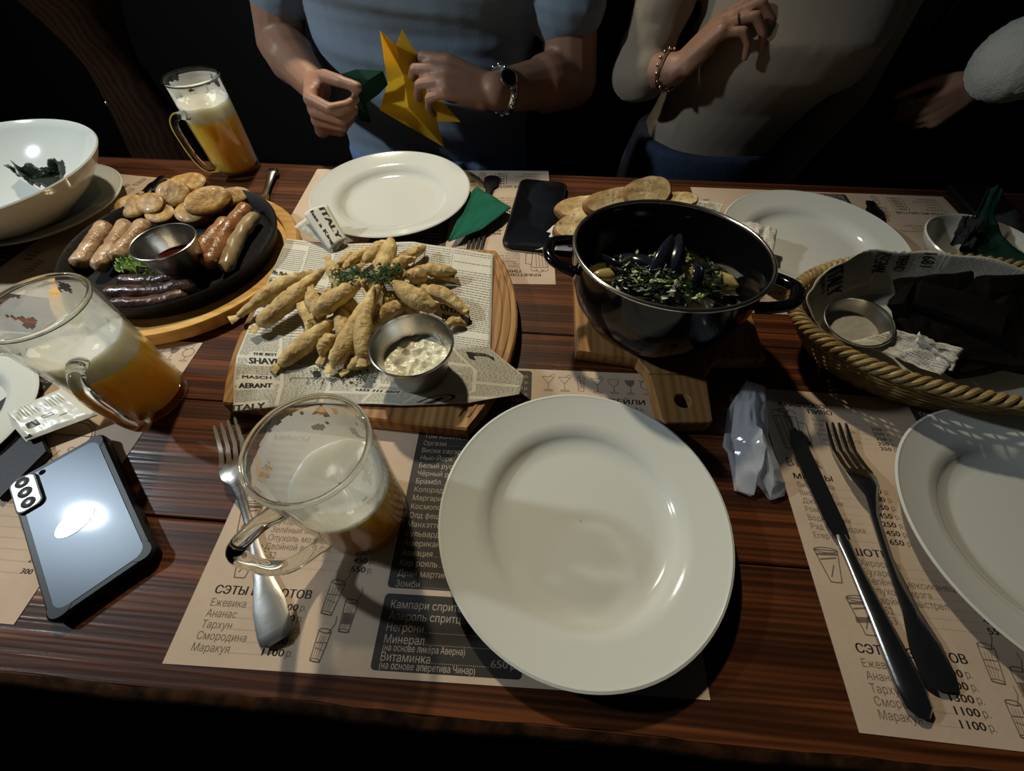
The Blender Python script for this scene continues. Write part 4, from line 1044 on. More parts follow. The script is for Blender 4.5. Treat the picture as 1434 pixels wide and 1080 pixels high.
def toast(px, z, L, W_, rz, tx, label, seed):
    mb = MB(); mb.box((0, 0, 0), (L, W_*1.3, .013), bev=.003)
    bm = bmesh.new(); vs_ = [bm.verts.new(q) for q in mb.v]
    for f in mb.f: bm.faces.new([vs_[i] for i in f])
    bmesh.ops.subdivide_edges(bm, edges=bm.edges[:], cuts=3, use_grid_fill=True)
    for q in bm.verts: q.co += V((noise.noise(q.co*60+V((seed, 0, 0))), noise.noise(q.co*60+V((0, seed, 0))), noise.noise(q.co*90)))*.003
    me = bpy.data.meshes.new('rye_toast'); bm.to_mesh(me); bm.free(); me.materials.append(M['rye'])
    o = bpy.data.objects.new('rye_toast', me); COL.objects.link(o); o.location = U(*px, z); o.rotation_euler = (tx, 0, rz)
    return tag(o, label, 'bread', 'black rye toasts in the wicker basket')
TL = ['black rye toast leaning on the back newsprint, left end of the pile', 'black rye toast leaning on the back newsprint, middle of the pile', 'black rye toast lowest at the left of the pile, beside the metal cup', 'black rye toast lying flat in the middle of the basket pile', 'black rye toast turned askew at the right side of the basket pile', 'black rye toast lowest at the right front of the basket pile', 'topmost black rye toast crossing the pile in the basket', 'black rye toast leaning at the far right back of the basket', 'black rye toast at the bottom front behind the newsprint peak', 'small black rye toast end sticking up behind the metal cup in the basket']
for i, (px, z, L, W_, rz, tx) in enumerate((((1310, 410), .060, .085, .030, .2, .5), ((1370, 420), .058, .090, .034, -.2, .3), ((1300, 450), .050, .080, .030, .6, .2), ((1360, 465), .050, .090, .032, .1, .1), ((1410, 450), .056, .085, .034, .8, .4), ((1400, 495), .046, .090, .030, -.1, .1), ((1340, 432), .066, .080, .028, -.5, .3), ((1425, 410), .066, .08, .03, .1, .6), ((1365, 500), .040, .08, .03, .3, 0.), ((1270, 425), .056, .06, .028, .9, .7))):
    toast(px, z, L, W_, rz, tx, TL[i], i)

# ------------------------------------------------------------------ napkins
def cloth(name, poly_l, poly_r, m, label, amp=.003, nu=20, nv=24, seed=1, th=.0006, cat='napkin'):
    L_ = [V(q) for q in poly_l]; R_ = [V(q) for q in poly_r]; c = (L_[0]+R_[-1])/2
    def fn(u, v):
        p = poly_at(L_, v).lerp(poly_at(R_, v), u)-c
        return tuple(p+V((0, 0, amp*(.5+noise.noise(V((u*3, v*3, seed)))+.4*noise.noise(V((u*9, v*8, seed)))))))
    mb = MB(); mb.grid(fn, nu, nv); o = mb.build(name, M[m]); o.location = c; solidify(o, th); return tag(o, label, cat)
cloth('paper_napkin', [U(628, 339, .008), U(640, 310, .014), U(652, 280, .018), U(667, 262, .016)], [U(630, 339, .008), U(675, 322, .012), U(700, 304, .013), U(716, 292, .010)], 'napg', 'green folded paper napkin between the far plate and the black phone', .002, seed=3)
_n = lambda x, y, z: V((.5805+x, .5077+y, z))
cloth('paper_napkin', [_n(-.036, -.030, .036), _n(-.034, -.008, .038), _n(-.016, .020, .050), _n(-.004, .045, .066), _n(.0, .062, .085)], [_n(.052, -.036, .048), _n(.044, -.014, .038), _n(.026, .015, .042), _n(.018, .040, .060), _n(.016, .060, .085)], 'napgd', 'dark green paper napkin crumpled in the white bowl at the right', .006, seed=8)
cloth('black_glove', [_n(-.052, -.008, .046), _n(-.044, .008, .054), _n(-.030, .030, .060)], [_n(-.034, -.020, .048), _n(-.022, .002, .056), _n(-.012, .024, .064)], 'blackcloth', 'small black crumpled glove over the rim of the right-hand white bowl', .008, seed=12, cat='glove')

# ------------------------------------------------------------------ phones, wallet, sachet, plastic packet
def rrect(L, W_, r, n=6):
    pts = []
    for cx, cy, a in ((L/2-r, -W_/2+r, -pi/2), (L/2-r, W_/2-r, 0), (-L/2+r, W_/2-r, pi/2), (-L/2+r, -W_/2+r, pi)):
        pts += [(cx+r*cos(a+k*pi/2/n), cy+r*sin(a+k*pi/2/n)) for k in range(n+1)]
    return pts
ptl, ptr, pbr, pbl = U(17, 672, .010), U(143, 612, .010), U(236, 778, .006), U(67, 874, .006)
c = (ptl+ptr+pbr+pbl)/4; top, bot = (ptl+ptr)/2, (pbl+pbr)/2; an = math.atan2(bot.y-top.y, bot.x-top.x)
t = thing('phone', 'phone lying face down in a black bumper case, silver oval on its graphite back', 'phone', (c.x, c.y, .0012), an)
PL, PW = (bot-top).length, .0775
mb = MB(); mb.prism(rrect(PL+.001, PW+.001, .012), 0, .0110, bev=.0022); mb.build('bumper_case', M['phone'], t)
for sx in (-1, 1):
    for sy in (-1, 1):
        mb = MB(); mb.prism([(x+sx*(PL/2-.009), y+sy*(PW/2-.009)) for x, y in rrect(.020, .020, .009)], .001, .0113, bev=.002); mb.build('corner_bumper', M['phone'], t)
mb = MB(); mb.prism(rrect(PL-.011, PW-.011, .009), .009, .0114, bev=.0004); mb.build('back_glass', M['phoneback'], t)
im = (Matrix.Rotation(-an, 3, 'Z'))
def pl(u, v, z=.0135): 
    q = im @ (U(u, v, z)-V((c.x, c.y, 0))); return q.x, q.y
ix, iy = pl(38, 691)
mb = MB(); mb.prism([(x+ix, y+iy) for x, y in rrect(.041, .021, .006)], .011, .0136, bev=.0006); mb.build('camera_island_frame', M['phone'], t)
mb = MB(); mb.prism([(x+ix, y+iy) for x, y in rrect(.038, .018, .005)], .0130, .0139, bev=.0003); mb.build('camera_island', M['island'], t)
for (u, v) in ((33.5, 677), (37.5, 690.5), (42, 704.5)):
    x, y = pl(u, v); mb = MB(); mb.lathe([(.0005, .0150), (.0045, .0150), (.0055, .0145), (.0056, .0138)], 32, (x, y)); mb.build('camera_lens', M['lens'], t)
x, y = pl(58, 661); mb = MB(); mb.lathe([(.0005, .0122), (.0022, .0122), (.0028, .0115)], 24, (x, y)); mb.build('flash', M['phoneglass'], t)
x, y = pl(104, 730); mb = MB(); mb.lathe([(.0005, .0119), (.0060, .0119), (.0108, .0119), (.0109, .0113)], 48, (0, 0), sx=1., sy=1.45)
mb.v = [(x+p*cos(.25)-q*sin(.25), y+p*sin(.25)+q*cos(.25), r) for p, q, r in mb.v]; mb.build('oval_sticker', M['silver'], t)

fa, fb, fc, fd = U(728, 252, .006), U(796, 258, .006), U(776, 352, .006), U(704, 345, .006)
c = (fa+fb+fc+fd)/4; an = math.atan2((fc+fd-fa-fb).y, (fc+fd-fa-fb).x)
t = thing('phone', 'black phone lying screen up right of the green napkin', 'phone', (c.x, c.y, .0012), an)
mb = MB(); mb.prism(rrect(((fc+fd-fa-fb)/2).length, .080, .013), 0, .0085, bev=.002); mb.build('phone_body', M['phone'], t)
mb = MB(); mb.prism(rrect(((fc+fd-fa-fb)/2).length-.006, .074, .011), .008, .0089, bev=.0003); mb.build('screen', M['phoneglass'], t)
qa = [U(1352, 268, .004), U(1372, 268, .004), U(1432, 328, .004), U(1400, 330, .004)]
c = sum(qa, V())/4; an = math.atan2((qa[2]-qa[1]).y, (qa[2]-qa[1]).x)
t = thing('phone', 'dark phone half hidden behind the white bowl at the right edge', 'phone', (c.x, c.y, .0004), an)
mb = MB(); mb.prism(rrect(.15, .07, .010), 0, .009, bev=.002); mb.build('phone_body', M['phone'], t)
mb = MB(); mb.prism(rrect(.144, .064, .009), .0085, .0094, bev=.0003); mb.build('screen', M['phoneglass'], t)
# black wallet
wq = [U(-70, 610, .008), U(-2, 700, .008), U(66, 632, .008), U(30, 540, .008)]
c = sum(wq, V())/4
t = thing('black_wallet', 'flat black leather wallet at the left edge under the sachet and plate', 'wallet', (c.x, c.y, .0006))
mb = MB(); mb.prism([((q.x-c.x), (q.y-c.y)) for q in wq][::1], .0005, .0060, bev=.001); mb.build('wallet_cover', M['leather'], t)
mb = MB(); mb.prism([((q.x-c.x)*.985, (q.y-c.y)*.985) for q in wq], .0060, .0075, bev=.0005); mb.build('wallet_flap', M['leather'], t)
# wet wipe sachet
sq = [U(36, 618, .013), U(136, 581, .013), U(86, 544, .015), U(4, 580, .015)]
c = (sq[0]+sq[2])/2
t = thing('wipe_sachet', 'white foil sachet with small print by the mug at the left', 'sachet', c)
def sf(u, v, off=0.):
    p = sq[0].lerp(sq[1], u).lerp(sq[3].lerp(sq[2], u), v)-c; e = min(u, 1-u, v, 1-v)
    k = min(1, e/.09); return tuple(p+V((0, 0, k*(.0022+.0016*noise.noise(V((u*4, v*2.4, 3)))+.0005*noise.noise(V((u*13, v*7, 1))))+off)))
mb = MB(); mb.grid(sf, 60, 36); mb.build('foil_top', M['foil'], t)
mb = MB(); mb.grid(lambda u, v: tuple(V(sf(u, v))*1.0-V((0, 0, .0012+min(1, min(u, 1-u, v, 1-v)/.09)*.003))), 20, 12); mb.build('foil_underside', M['foil'], t)
D, B = Flat(), Flat(); rn = random.Random(4)
for k in range(16):
    x = 8+k*4.6; D.poly([(x, 34+rn.uniform(0, 5)), (x+1.2, 34), (x+1.2, 54), (x, 54)])
for k in range(7): B.line([(14, 15+k*1.5), (30, 15+k*1.5)], .8)
B.rrect(2, 2, 11, 5.5, .6); B.line([(38, 22), (52, 22), (52, 26), (38, 26), (38, 22)], .6); B.line([(56, 16), (66, 17)], .7)
stuff(D.place(lambda x, y: sf(x/90, y/58, .0003), 'small_print', M['newsink'], t)); stuff(B.place(lambda x, y: sf(x/90, y/58, .0003), 'barcode', M['ink'], t))
# crumpled plastic packet
L_ = [U(1030, 686, .004), U(1030, 650, .012), U(1029, 624, .018), U(1023, 613, .020), U(1029, 562, .020), U(1045, 533, .012)]
R_ = [U(1099, 694, .004), U(1100, 676, .012), U(1088, 645, .018), U(1076, 611, .022), U(1074, 570, .020), U(1071, 541, .012)]
Bt = [L_[0], U(1054, 695, .003), U(1058, 684, .006), U(1062, 668, .010), U(1078, 700, .003), R_[0]]
Tp = [L_[-1], R_[-1]]
def pk(u, v):
    p = poly_at(L_, v)*(1-u)+poly_at(R_, v)*u+poly_at(Bt, u)*(1-v)+Tp[0].lerp(Tp[1], u)*v-(L_[0]*(1-u)*(1-v)+R_[0]*u*(1-v)+L_[-1]*(1-u)*v+R_[-1]*u*v)
    h = sin(pi*u)*sin(pi*min(v+.08, 1))
    cell = noise.voronoi(V((u*2.6, v*5.5, 2)))[0]
    return p+V((0, 0, .012*h+.014*h*(cell[0]-.25)+.0012*noise.noise(V((u*6, v*10, 1)))))
c = U(1062, 620, 0); mb = MB(); mb.grid(lambda u, v: tuple(pk(u, v)-c), 34, 60)
mb.grid(lambda u, v: tuple(V(((pk(u, v)-c).x, (pk(u, v)-c).y, .0015+.0008*sin(u*20)))), 16, 30)
o = mb.build('plastic_packet', M['film2'], smooth=False); o.location = c
tag(o, 'crumpled translucent white plastic packet between the empty plate and the knife', 'packet')

# ------------------------------------------------------------------ people
def bones_mesh(bones, n=14):
    """round cones between joints"""
    mb = MB()
    for a, b, ra, rb in bones:
        a, b = V(a), V(b); d = b-a; L = d.length; d.normalize()
        up = V((0, 0, 1)) if abs(d.z) < .9 else V((1, 0, 0)); x = d.cross(up).normalized(); y = d.cross(x)
        rs = []
        for k in range(5): f = -pi/2+pi/2*k/5; rs.append((a+d*ra*sin(f), max(.0004, ra*cos(f))))
        for k in range(6): f = pi/2*k/5; rs.append((b+d*rb*sin(f), max(.0004, rb*cos(f))))
        mb.rings([[tuple(c+(x*cos(2*pi*i/n)+y*sin(2*pi*i/n))*r) for i in range(n)] for c, r in rs], True, True)
    return mb
def fuse(mb, name, m, parent, voxel, smooth=4, loc=None):
    o = mb.build(name+'_raw', m); md = o.modifiers.new('r', 'REMESH'); md.mode = 'VOXEL'; md.voxel_size = voxel; md.use_smooth_shade = True
    s = o.modifiers.new('s', 'SMOOTH'); s.iterations = smooth; s.factor = .5
    bpy.context.view_layer.update()
    me = bpy.data.meshes.new_from_object(o.evaluated_get(bpy.context.evaluated_depsgraph_get())); me.name = name
    bpy.data.objects.remove(o); r = bpy.data.objects.new(name, me); COL.objects.link(r)
    if parent: r.parent = parent
    if not me.materials: me.materials.append(m)
    return r
def hand(W, f, s, sc, curl, thumb, spread=.0, nails=None):
    """W wrist, f forward, s thumb side; curl per finger (three bend angles) bent toward the palm n"""
    f = V(f).normalized(); s = V(s); s = (s-f*s.dot(f)).normalized(); n = curl['n']; n = V(n); n = (n-f*n.dot(f)-s*n.dot(s)).normalized()
    W = V(W); B_ = []
    P = lambda a, b, c_: W+(f*a+s*b+n*c_)*sc
    for b in (-.026, -.010, .008, .024): B_.append((P(.0, b*.45, 0), P(.080, b, -.002), .0150*sc, .0115*sc))
    B_.append((P(.02, .018, .006), P(.055, .024, .008), .014*sc, .012*sc)); B_.append((P(.02, -.020, .006), P(.055, -.020, .006), .013*sc, .011*sc))
    Ls = [(.042, .026, .021), (.047, .030, .022), (.043, .027, .021), (.034, .021, .018)]
    tips = []
    for i, b in enumerate((.027, .009, -.009, -.026)):
        p = P((.083, .088, .084, .076)[i], b, -.002); ang = 0; r = (.0092, .0094, .0088, .0078)[i]*sc
        sp = spread*(1.5-i)
        for k in range(3):
            ang += curl['f'][i][k]; d = (f*cos(ang)+n*sin(ang)+s*sp*cos(ang)).normalized()
            q = p+d*Ls[i][k]*sc; B_.append((p, q, r, r*.90)); p = q; r *= .90
        tips.append((p, d, r, n*cos(ang)-f*sin(ang)))
    p = P(.022, .022, .008); r = .0125*sc
    for k, (df, ds, dn) in enumerate(thumb):
        d = (f*df+s*ds+n*dn).normalized(); q = p+d*(.040, .034, .028)[k]*sc; B_.append((p, q, r, r*.86)); p = q; r *= .86
    tips.append((p, d, r, n))
    return B_, tips
def torso(secs, n=36, e=2.4):
    mb = MB(); rs = []
    for z, cx, cy, a, b in secs:
        ring = []
        for i in range(n):
            t_ = 2*pi*i/n; c_, s_ = cos(t_), sin(t_)
            ring.append((cx+a*math.copysign(abs(c_)**(2/e), c_), cy+b*math.copysign(abs(s_)**(2/e), s_), z))
        rs.append(ring)
    mb.rings(rs, True, True); return mb
def head(mb, c, r=.098):
    """head facing -y with brow, nose, chin and ears"""
    x, y, z = c
    mb.ball((x, y+.012, z+.02), (.076, .095, .10), 14); mb.ball((x, y-.025, z-.045), (.056, .06, .065), 12)
    b = bones_mesh([((x, y-.085, z+.015), (x, y-.108, z-.02), .009, .013), ((x-.03, y-.078, z+.03), (x+.03, y-.078, z+.03), .012, .012), ((x-.018, y-.083, z-.055), (x+.018, y-.083, z-.055), .009, .009),
                    ((x-.079, y+.015, z+.02), (x-.076, y+.01, z-.02), .013, .009), ((x+.079, y+.015, z+.02), (x+.076, y+.01, z-.02), .013, .009), ((x, y-.068, z-.085), (x, y-.07, z-.09), .022, .02)])
    mb.add(b.v, b.f)
def face(parent, c, hl=0.):
    x, y, z = c
    for s in (-1, 1):
        mb = MB(); mb.ball((x+s*.031, y-.078, z+.006), .0115, 10); e = mb.build('eye', M['eye'], parent)
        mb = MB(); mb.ball((x+s*.031, y-.0855, z+.005), .0055, 8); mb.build('iris', M['hair'], e)
    mb = MB(); mb.tube([(x-.025, y-.083, z-.055), (x, y-.091, z-.054), (x+.025, y-.083, z-.055)], [.002, .005, .002], 8, flat=.6); mb.build('lips', M['lips'], parent)
    mb = MB(); mb.ball((x, y+.024, z+.04), (.086, .098, .098), 14)
    mb.v = [(a, max(b, y-.060+max(0, (z+.07-c_))*1.2), c_) for a, b, c_ in mb.v]
    if hl:
        for k in range(9):
            a = pi*(k/8); q = bones_mesh([((x+.07*cos(a), y+.03+.06*sin(a), z+.03), (x+.085*cos(a), y+.05+.07*sin(a), z-hl), .03, .02)], 8); mb.add(q.v, q.f)
    mb.build('hair', M['hair'], parent)
M['eye'] = pmat('eye_white', (.6, .58, .55), .2); M['lips'] = pmat('lips', (.35, .12, .10), .4)

# man in the blue T-shirt
man = thing('person', 'person in a blue-grey T-shirt holding yellow and green paper napkins, wristwatch on', 'person', (0, 0, 0))
mw = UY(441, 121, .845); me_ = UY(394, 62, .975); ms = V((-.475, .985, .27))
lw = UY(694, 128, .815); le = UY(800, 112, .945); ls = V((.005, .985, .27))
bn = [(ms, ms.lerp(me_, .5), .056, .050), (ms.lerp(me_, .5), me_, .050, .044), (me_, me_.lerp(mw, .35), .045, .046), (me_.lerp(mw, .35), mw, .046, .028),
      (ls, ls.lerp(le, .5), .060, .056), (ls.lerp(le, .5), le, .056, .048), (le, le.lerp(lw, .35), .048, .048), (le.lerp(lw, .35), lw, .047, .029),
      ((-.24, 1.0, .28), (-.24, .995, .40), .062, .058), ((-.24, 1., .05), (-.24, 1., .28), .12, .11), ((-.24, 1., .27), ms, .08, .055), ((-.24, 1., .27), ls, .08, .055)]
fist = {'n': (1, -.12, .05), 'f': [(.75, 1.05, .55), (1.0, 1.35, .7), (1.1, 1.45, .8), (1.15, 1.5, .8)]}
h1, tp1 = hand(mw, (.30, -.88, -.16), (.1, -.2, 1), 1.06, fist, [(.75, .45, .5), (.75, .15, .65), (.55, -.05, .85)])
grip = {'n': (-.15, .25, -.93), 'f': [(.35, .85, .45), (.40, .95, .5), (.50, 1.0, .5), (.60, 1.0, .5)]}
h2, tp2 = hand(lw, (-.95, -.10, .25), (.1, .85, .5), 1.05, grip, [(.6, .5, .7), (.8, -.1, .7), (.7, -.3, .7)], spread=.10)
mb = bones_mesh(bn+h1+h2); head(mb, (-.24, .985, .49))
fuse(mb, 'body', M['skin'], man, .0036, 3)
face(man, (-.24, .985, .49))
secs = [(-.24, -.250, 1.03, .200, .130), (-.10, -.250, 1.015, .203, .130), (-.02, -.250, 1.01, .205, .130), (.06, -.248, 1.005, .208, .128), (.14, -.245, 1.0, .215, .128), (.20, -.24, .995, .217, .128), (.27, -.24, .985, .20, .115), (.325, -.24, .995, .12, .085), (.345, -.24, 1.0, .075, .07)]
mb = torso(secs)
mb.v = [(x, y-.010*noise.noise(V((x*3, z*16, 2)))*(1 if y < 1 else 0)-.004*noise.noise(V((x*6, z*40, 1))), z) for x, y, z in mb.v]
sl = bones_mesh([((-.36, .985, .265), ms+V((-.005, 0, -.0)), .085, .072), (ms, ms.lerp(me_, .42), .072, .066), ((-.12, .985, .265), ls, .085, .075), (ls, ls.lerp(le, .45), .075, .070)])
mb.add(sl.v, sl.f)
sh = fuse(mb, 'tee_shirt', M['shirt'], man, .006, 3)
for q in sh.data.vertices:      # soft horizontal folds across the belly
    x, y, z = q.co
    if y < .98 and z < .24: q.co.y -= .010*noise.noise(V((x*2.5, z*22+x*3, 5)))+.0055*noise.noise(V((x*4, z*52+x*4, 8)))
mb = torso([(-.30, -.245, 1.03, .20, .15), (-.20, -.245, 1.02, .205, .15), (-.09, -.248, 1.005, .204, .146), (-.065, -.248, 1.0, .203, .145)])
lg = bones_mesh([((-.34, .98, -.21), (-.36, .62, -.20), .085, .070), ((-.15, .98, -.21), (-.13, .62, -.20), .085, .070), ((-.36, .62, -.20), (-.36, .66, -.66), .066, .045), ((-.13, .62, -.20), (-.13, .66, -.66), .066, .045)])
mb.add(lg.v, lg.f); fuse(mb, 'jeans', M['jeansl'], man, .008, 3)
# wristwatch on his left wrist
wd = (lw-le).normalized(); wc = lw-wd*.012; mb = MB()
sx_ = wd.cross(V((0, 0, 1))).normalized(); sz_ = sx_.cross(wd)
mb.tube([wc+(sx_*cos(2*pi*i/40)+sz_*sin(2*pi*i/40))*.0335 for i in range(40)], .0060, 8, closed=True, flat=.5); wb = mb.build('watch_band', M['steel'], man)
for k in range(14):
    a = 2*pi*k/14; mb = MB(); mb.ball(wc+(sx_*cos(a)+sz_*sin(a))*.0355, (.0045, .0045, .0045), 6); mb.build('band_link', M['rimsteel'], wb)
fc_ = wc+(sz_*.75-sx_*.55+V((0, -.3, 0))).normalized()*.036; ax = (fc_-wc).normalized()
mb = MB().lathe([(.0005, .004), (.012, .004), (.0145, .003), (.015, 0), (.014, -.004), (.0005, -.004)], 32)
mb.xf(Matrix.Translation(fc_) @ ax.to_track_quat('Z', 'Y').to_matrix().to_4x4()); wf = mb.build('watch_case', M['steel'], man)
mb = MB().lathe([(.0005, .0046), (.0118, .0044), (.0122, .0038)], 32); mb.xf(Matrix.Translation(fc_) @ ax.to_track_quat('Z', 'Y').to_matrix().to_4x4()); mb.build('watch_dial', M['phoneglass'], wf)

# yellow napkin folded into points, held by the left hand
def folded(name, pts, faces, m, label, th=.0012):
    c = sum((V(p) for p in pts), V())/len(pts)
    mb = MB(); mb.add([V(p)-c for p in pts], faces); o = mb.build(name, M[m], smooth=False); o.location = c; solidify(o, th); return tag(o, label, 'napkin')
Y0 = .832
P_ = [UY(532, 43, Y0-.02), UY(555, 64, Y0+.004), UY(563, 41, Y0+.02), UY(577, 66, Y0+.012), UY(600, 95, Y0+.012), UY(613, 135, Y0+.004), UY(645, 171, Y0), UY(612, 170, Y0-.012), UY(622, 206, Y0-.02), UY(532, 154, Y0-.02), UY(543, 116, Y0-.004), UY(572, 150, Y0-.030), UY(565, 105, Y0-.012)]
folded('paper_napkin', P_, [(0, 12, 10), (0, 1, 12), (1, 3, 4, 12), (1, 2, 3), (12, 4, 5), (10, 12, 11), (12, 5, 11), (10, 11, 9), (9, 11, 8), (11, 7, 8), (11, 5, 7), (5, 6, 7)], 'napy', 'bright yellow folded paper napkin held in the hand of the man in blue')
Q_ = [UY(476, 104, .800), UY(500, 97, .795), UY(536, 99, .800), UY(543, 118, .810), UY(530, 132, .805), UY(512, 145, .812), UY(498, 130, .800), UY(516, 112, .785), UY(520, 172, .82), UY(503, 168, .82)]
folded('paper_napkin', Q_, [(0, 1, 7), (1, 2, 7), (2, 3, 7), (3, 4, 7), (4, 5, 6, 7), (0, 7, 6), (6, 5, 8, 9)], 'napgd', 'crumpled dark green napkin pinched in the fist left of the yellow napkin')

# woman in the beige top
wo = thing('person', 'person in a beige long-sleeved top and jeans, bent hand raised, bracelet on wrist', 'person', (0, 0, 0))
ww = UY(946, 97, .865); we = UY(893, 105, .93); wsd = V((.215, 1.00, .27)); w2 = V((.575, 1.02, .27)); we2 = V((.60, 1.02, .03)); ww2 = V((.50, .96, -.17))
bn = [(wsd, we, .045, .038), (we, ww, .036, .024), (w2, we2, .045, .038), (we2, ww2, .036, .026), ((.41, 1.01, .25), (.41, .99, .40), .05, .05), ((.41, 1.02, .0), (.41, 1.01, .26), .10, .10), ((.41, 1.01, .26), wsd, .07, .045), ((.41, 1.01, .26), w2, .07, .045)]
hk = {'n': (.72, -.22, -.62), 'f': [(.35, 1.15, .5), (.45, 1.1, .5), (.55, 1.1, .5), (.65, 1.1, .5)]}
h3, tp3 = hand(ww, (.62, -.16, .76), (.2, .95, .1), 1.0, hk, [(.7, .6, .3), (.9, .2, .3), (.8, 0, .5)], spread=.12)
h4, tp4 = hand(ww2, (-.6, -.75, -.1), (-.6, .6, .4), .95, {'n': (.1, .1, -1), 'f': [(.3, .4, .3)]*4}, [(.8, .5, .2), (.9, .2, .2), (.9, .1, .2)])
mb = bones_mesh(bn+h3+h4); head(mb, (.41, .96, .48))
fuse(mb, 'body', M['skin'], wo, .0036, 3)
face(wo, (.41, .96, .48), .18)
secs = [(-.055, .350, 1.01, .136, .118), (-.02, .355, 1.0, .132, .115), (.05, .375, .98, .136, .118), (.11, .395, .955, .146, .130), (.16, .405, .950, .150, .135), (.21, .41, .975, .155, .115), (.27, .41, 1.0, .16, .085), (.31, .41, 1.01, .09, .065), (.33, .41, 1.01, .06, .055)]
mb = torso(secs)
sl = bones_mesh([((.28, 1.0, .255), wsd, .062, .056), (wsd, wsd.lerp(we, .5), .056, .051), (wsd.lerp(we, .5), we+V((0, .01, 0)), .051, .047), (we, we.lerp(ww, .22), .046, .042),
                 ((.54, 1.0, .255), w2, .062, .056), (w2, we2, .056, .047), (we2, we2.lerp(ww2, .8), .045, .034), ((.35, .90, .13), (.355, .915, .15), .055, .055), ((.485, .90, .13), (.48, .915, .15), .055, .055)])
mb.add(sl.v, sl.f); sh = fuse(mb, 'beige_top', M['beige'], wo, .006, 4)
for q in sh.data.vertices:
    x, y, z = q.co
    if x < .26: q.co += V((noise.noise(V((x*12, y*40, z*40))), noise.noise(V((x*12, y*30, z*50+5))), 0))*.004
mb = torso([(-.32, .36, 1.06, .175, .14), (-.22, .36, 1.05, .178, .14), (-.12, .35, 1.02, .166, .13), (-.06, .345, 1.005, .150, .127), (-.035, .345, 1.0, .146, .122)])
lg = bones_mesh([((.28, 1.0, -.20), (.26, .64, -.19), .082, .066), ((.44, 1.0, -.20), (.44, .64, -.19), .082, .066), ((.26, .64, -.19), (.26, .68, -.66), .06, .04), ((.44, .64, -.19), (.44, .68, -.66), .06, .04)])
mb.add(lg.v, lg.f); fuse(mb, 'jeans', M['jeans'], wo, .008, 3)
wd = (ww-we).normalized(); a_ = wd.cross(V((0, 0, 1))).normalized(); b_ = a_.cross(wd); wc = ww-wd*.014
mb = MB(); mb.tube([wc+(a_*cos(2*pi*i/36)+b_*sin(2*pi*i/36))*.0285+wd*.006*sin(4*pi*i/36) for i in range(36)], .0018, 6, closed=True); br = mb.build('bracelet', M['gold'], wo)
for k in range(16):
    a = 2*pi*k/16; mb = MB(); mb.ball(wc+(a_*cos(a)+b_*sin(a))*.0295, .0030, 5); mb.build('bead', M['gold'], br)
p, d, r, n_ = tp3[2]; q = h3[6+6][0]; q2 = h3[6+6][1]; rc = q.lerp(q2, .45); dd = (q2-q).normalized(); a_ = dd.cross(V((0, 1, .3))).normalized(); b_ = a_.cross(dd)
mb = MB(); mb.tube([rc+(a_*cos(2*pi*i/24)+b_*sin(2*pi*i/24))*.0098 for i in range(24)], .0012, 6, closed=True); mb.build('ring', M['gold'], wo)

# third person: only a fluffy white sleeve and the bare forearm show
th = thing('person', 'person at the right edge, only a fluffy white sleeve and dim forearm in view', 'person', (0, 0, 0))
fs = UY(1424, 84, .86); fe = UY(1378, 112, .90)
so = V((1.20, 1.06, .26)); eo = V((1.02, .97, .14))
h5, tp5 = hand(fe, (-.7, -.1, -.6), (-.4, .2, .8), .90, {'n': (.2, .9, -.3), 'f': [(.9, 1.3, .8)]*4}, [(.8, .5, .2), (.9, .2, .2), (.9, .1, .2)])
mb = bones_mesh([(so, eo, .05, .042), (eo, fs, .042, .040), (fs, fe, .036, .027), ((1.40, 1.02, .0), (1.40, 1.0, .26), .12, .11), ((1.40, 1.0, .26), (1.40, .98, .4), .06, .055), ((1.40, 1., .26), so, .08, .05)]+h5)
head(mb, (1.40, .97, .48)); fuse(mb, 'body', M['skin'], th, .0045, 3); face(th, (1.40, .97, .48), .1)
mb = torso([(-.3, 1.40, 1.04, .19, .14), (0, 1.40, 1.0, .18, .13), (.15, 1.40, .98, .19, .14), (.27, 1.40, 1., .18, .10), (.33, 1.40, 1., .07, .06)])
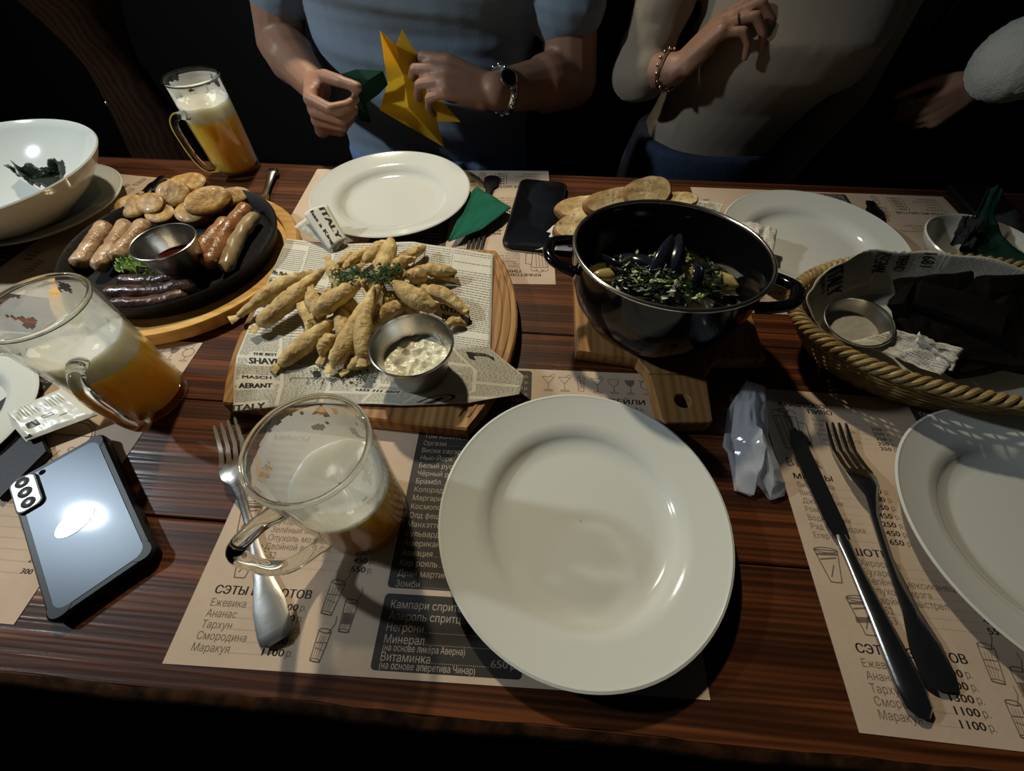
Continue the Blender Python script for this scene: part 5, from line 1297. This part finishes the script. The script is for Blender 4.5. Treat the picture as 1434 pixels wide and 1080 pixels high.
q = bones_mesh([((1.28, 1.03, .24), so, .08, .07), (so, eo, .072, .062), (eo, fs, .060, .058), (fs, fs.lerp(fe, .04), .058, .052)]); mb.add(q.v, q.f)
sh = fuse(mb, 'fluffy_jumper', M['fuzz'], th, .007, 2)
for q in sh.data.vertices: q.co += q.normal*.003*noise.noise(q.co*220)
mb = torso([(-.34, 1.40, 1.04, .19, .15), (-.28, 1.40, 1.04, .19, .145)]); q = bones_mesh([((1.32, 1., -.22), (1.33, .64, -.2), .08, .066), ((1.48, 1., -.22), (1.5, .64, -.2), .08, .066), ((1.33, .64, -.2), (1.33, .68, -.68), .06, .04), ((1.5, .64, -.2), (1.5, .68, -.68), .06, .04)]); mb.add(q.v, q.f)
fuse(mb, 'trousers', M['blackcloth'], th, .009, 2)

# bench the far side sits on, and the dark turned post at the left
t = thing('long_bench', 'dark bench behind the far side of the table, mostly in shadow', 'bench', (.55, 1.12, -.75))
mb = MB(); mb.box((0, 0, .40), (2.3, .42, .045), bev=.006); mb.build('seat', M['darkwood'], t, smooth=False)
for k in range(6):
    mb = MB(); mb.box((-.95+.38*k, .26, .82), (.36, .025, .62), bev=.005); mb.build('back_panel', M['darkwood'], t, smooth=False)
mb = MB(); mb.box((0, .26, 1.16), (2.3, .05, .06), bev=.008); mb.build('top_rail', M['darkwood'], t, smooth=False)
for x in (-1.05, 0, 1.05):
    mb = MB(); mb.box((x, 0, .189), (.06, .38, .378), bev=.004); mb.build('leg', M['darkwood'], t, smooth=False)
pc = UY(150, 95, 1.0)
t = thing('carved_post', 'reddish dark wooden waisted post behind the white bowl at the left', 'post', (pc.x+.0, 1.02, -.75))
pr = []
for k in range(70):
    z = .0+2.9*k/69; zz = z-.75; d = zz-(pc.z); r = .058+.07*min(1, abs(d/.16))**1.5 if d > 0 else .058+.05*min(1, abs(d/.22))**1.3
    pr.append((r, z))
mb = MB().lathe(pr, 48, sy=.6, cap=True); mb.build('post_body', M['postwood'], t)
mb = MB().ball((-.058, -.02, pc.z+.75-.075), (.006, .006, .012), 8); mb.build('metal_bead', M['gold'], t)  # small gold-coloured metal bead on the left side of the post
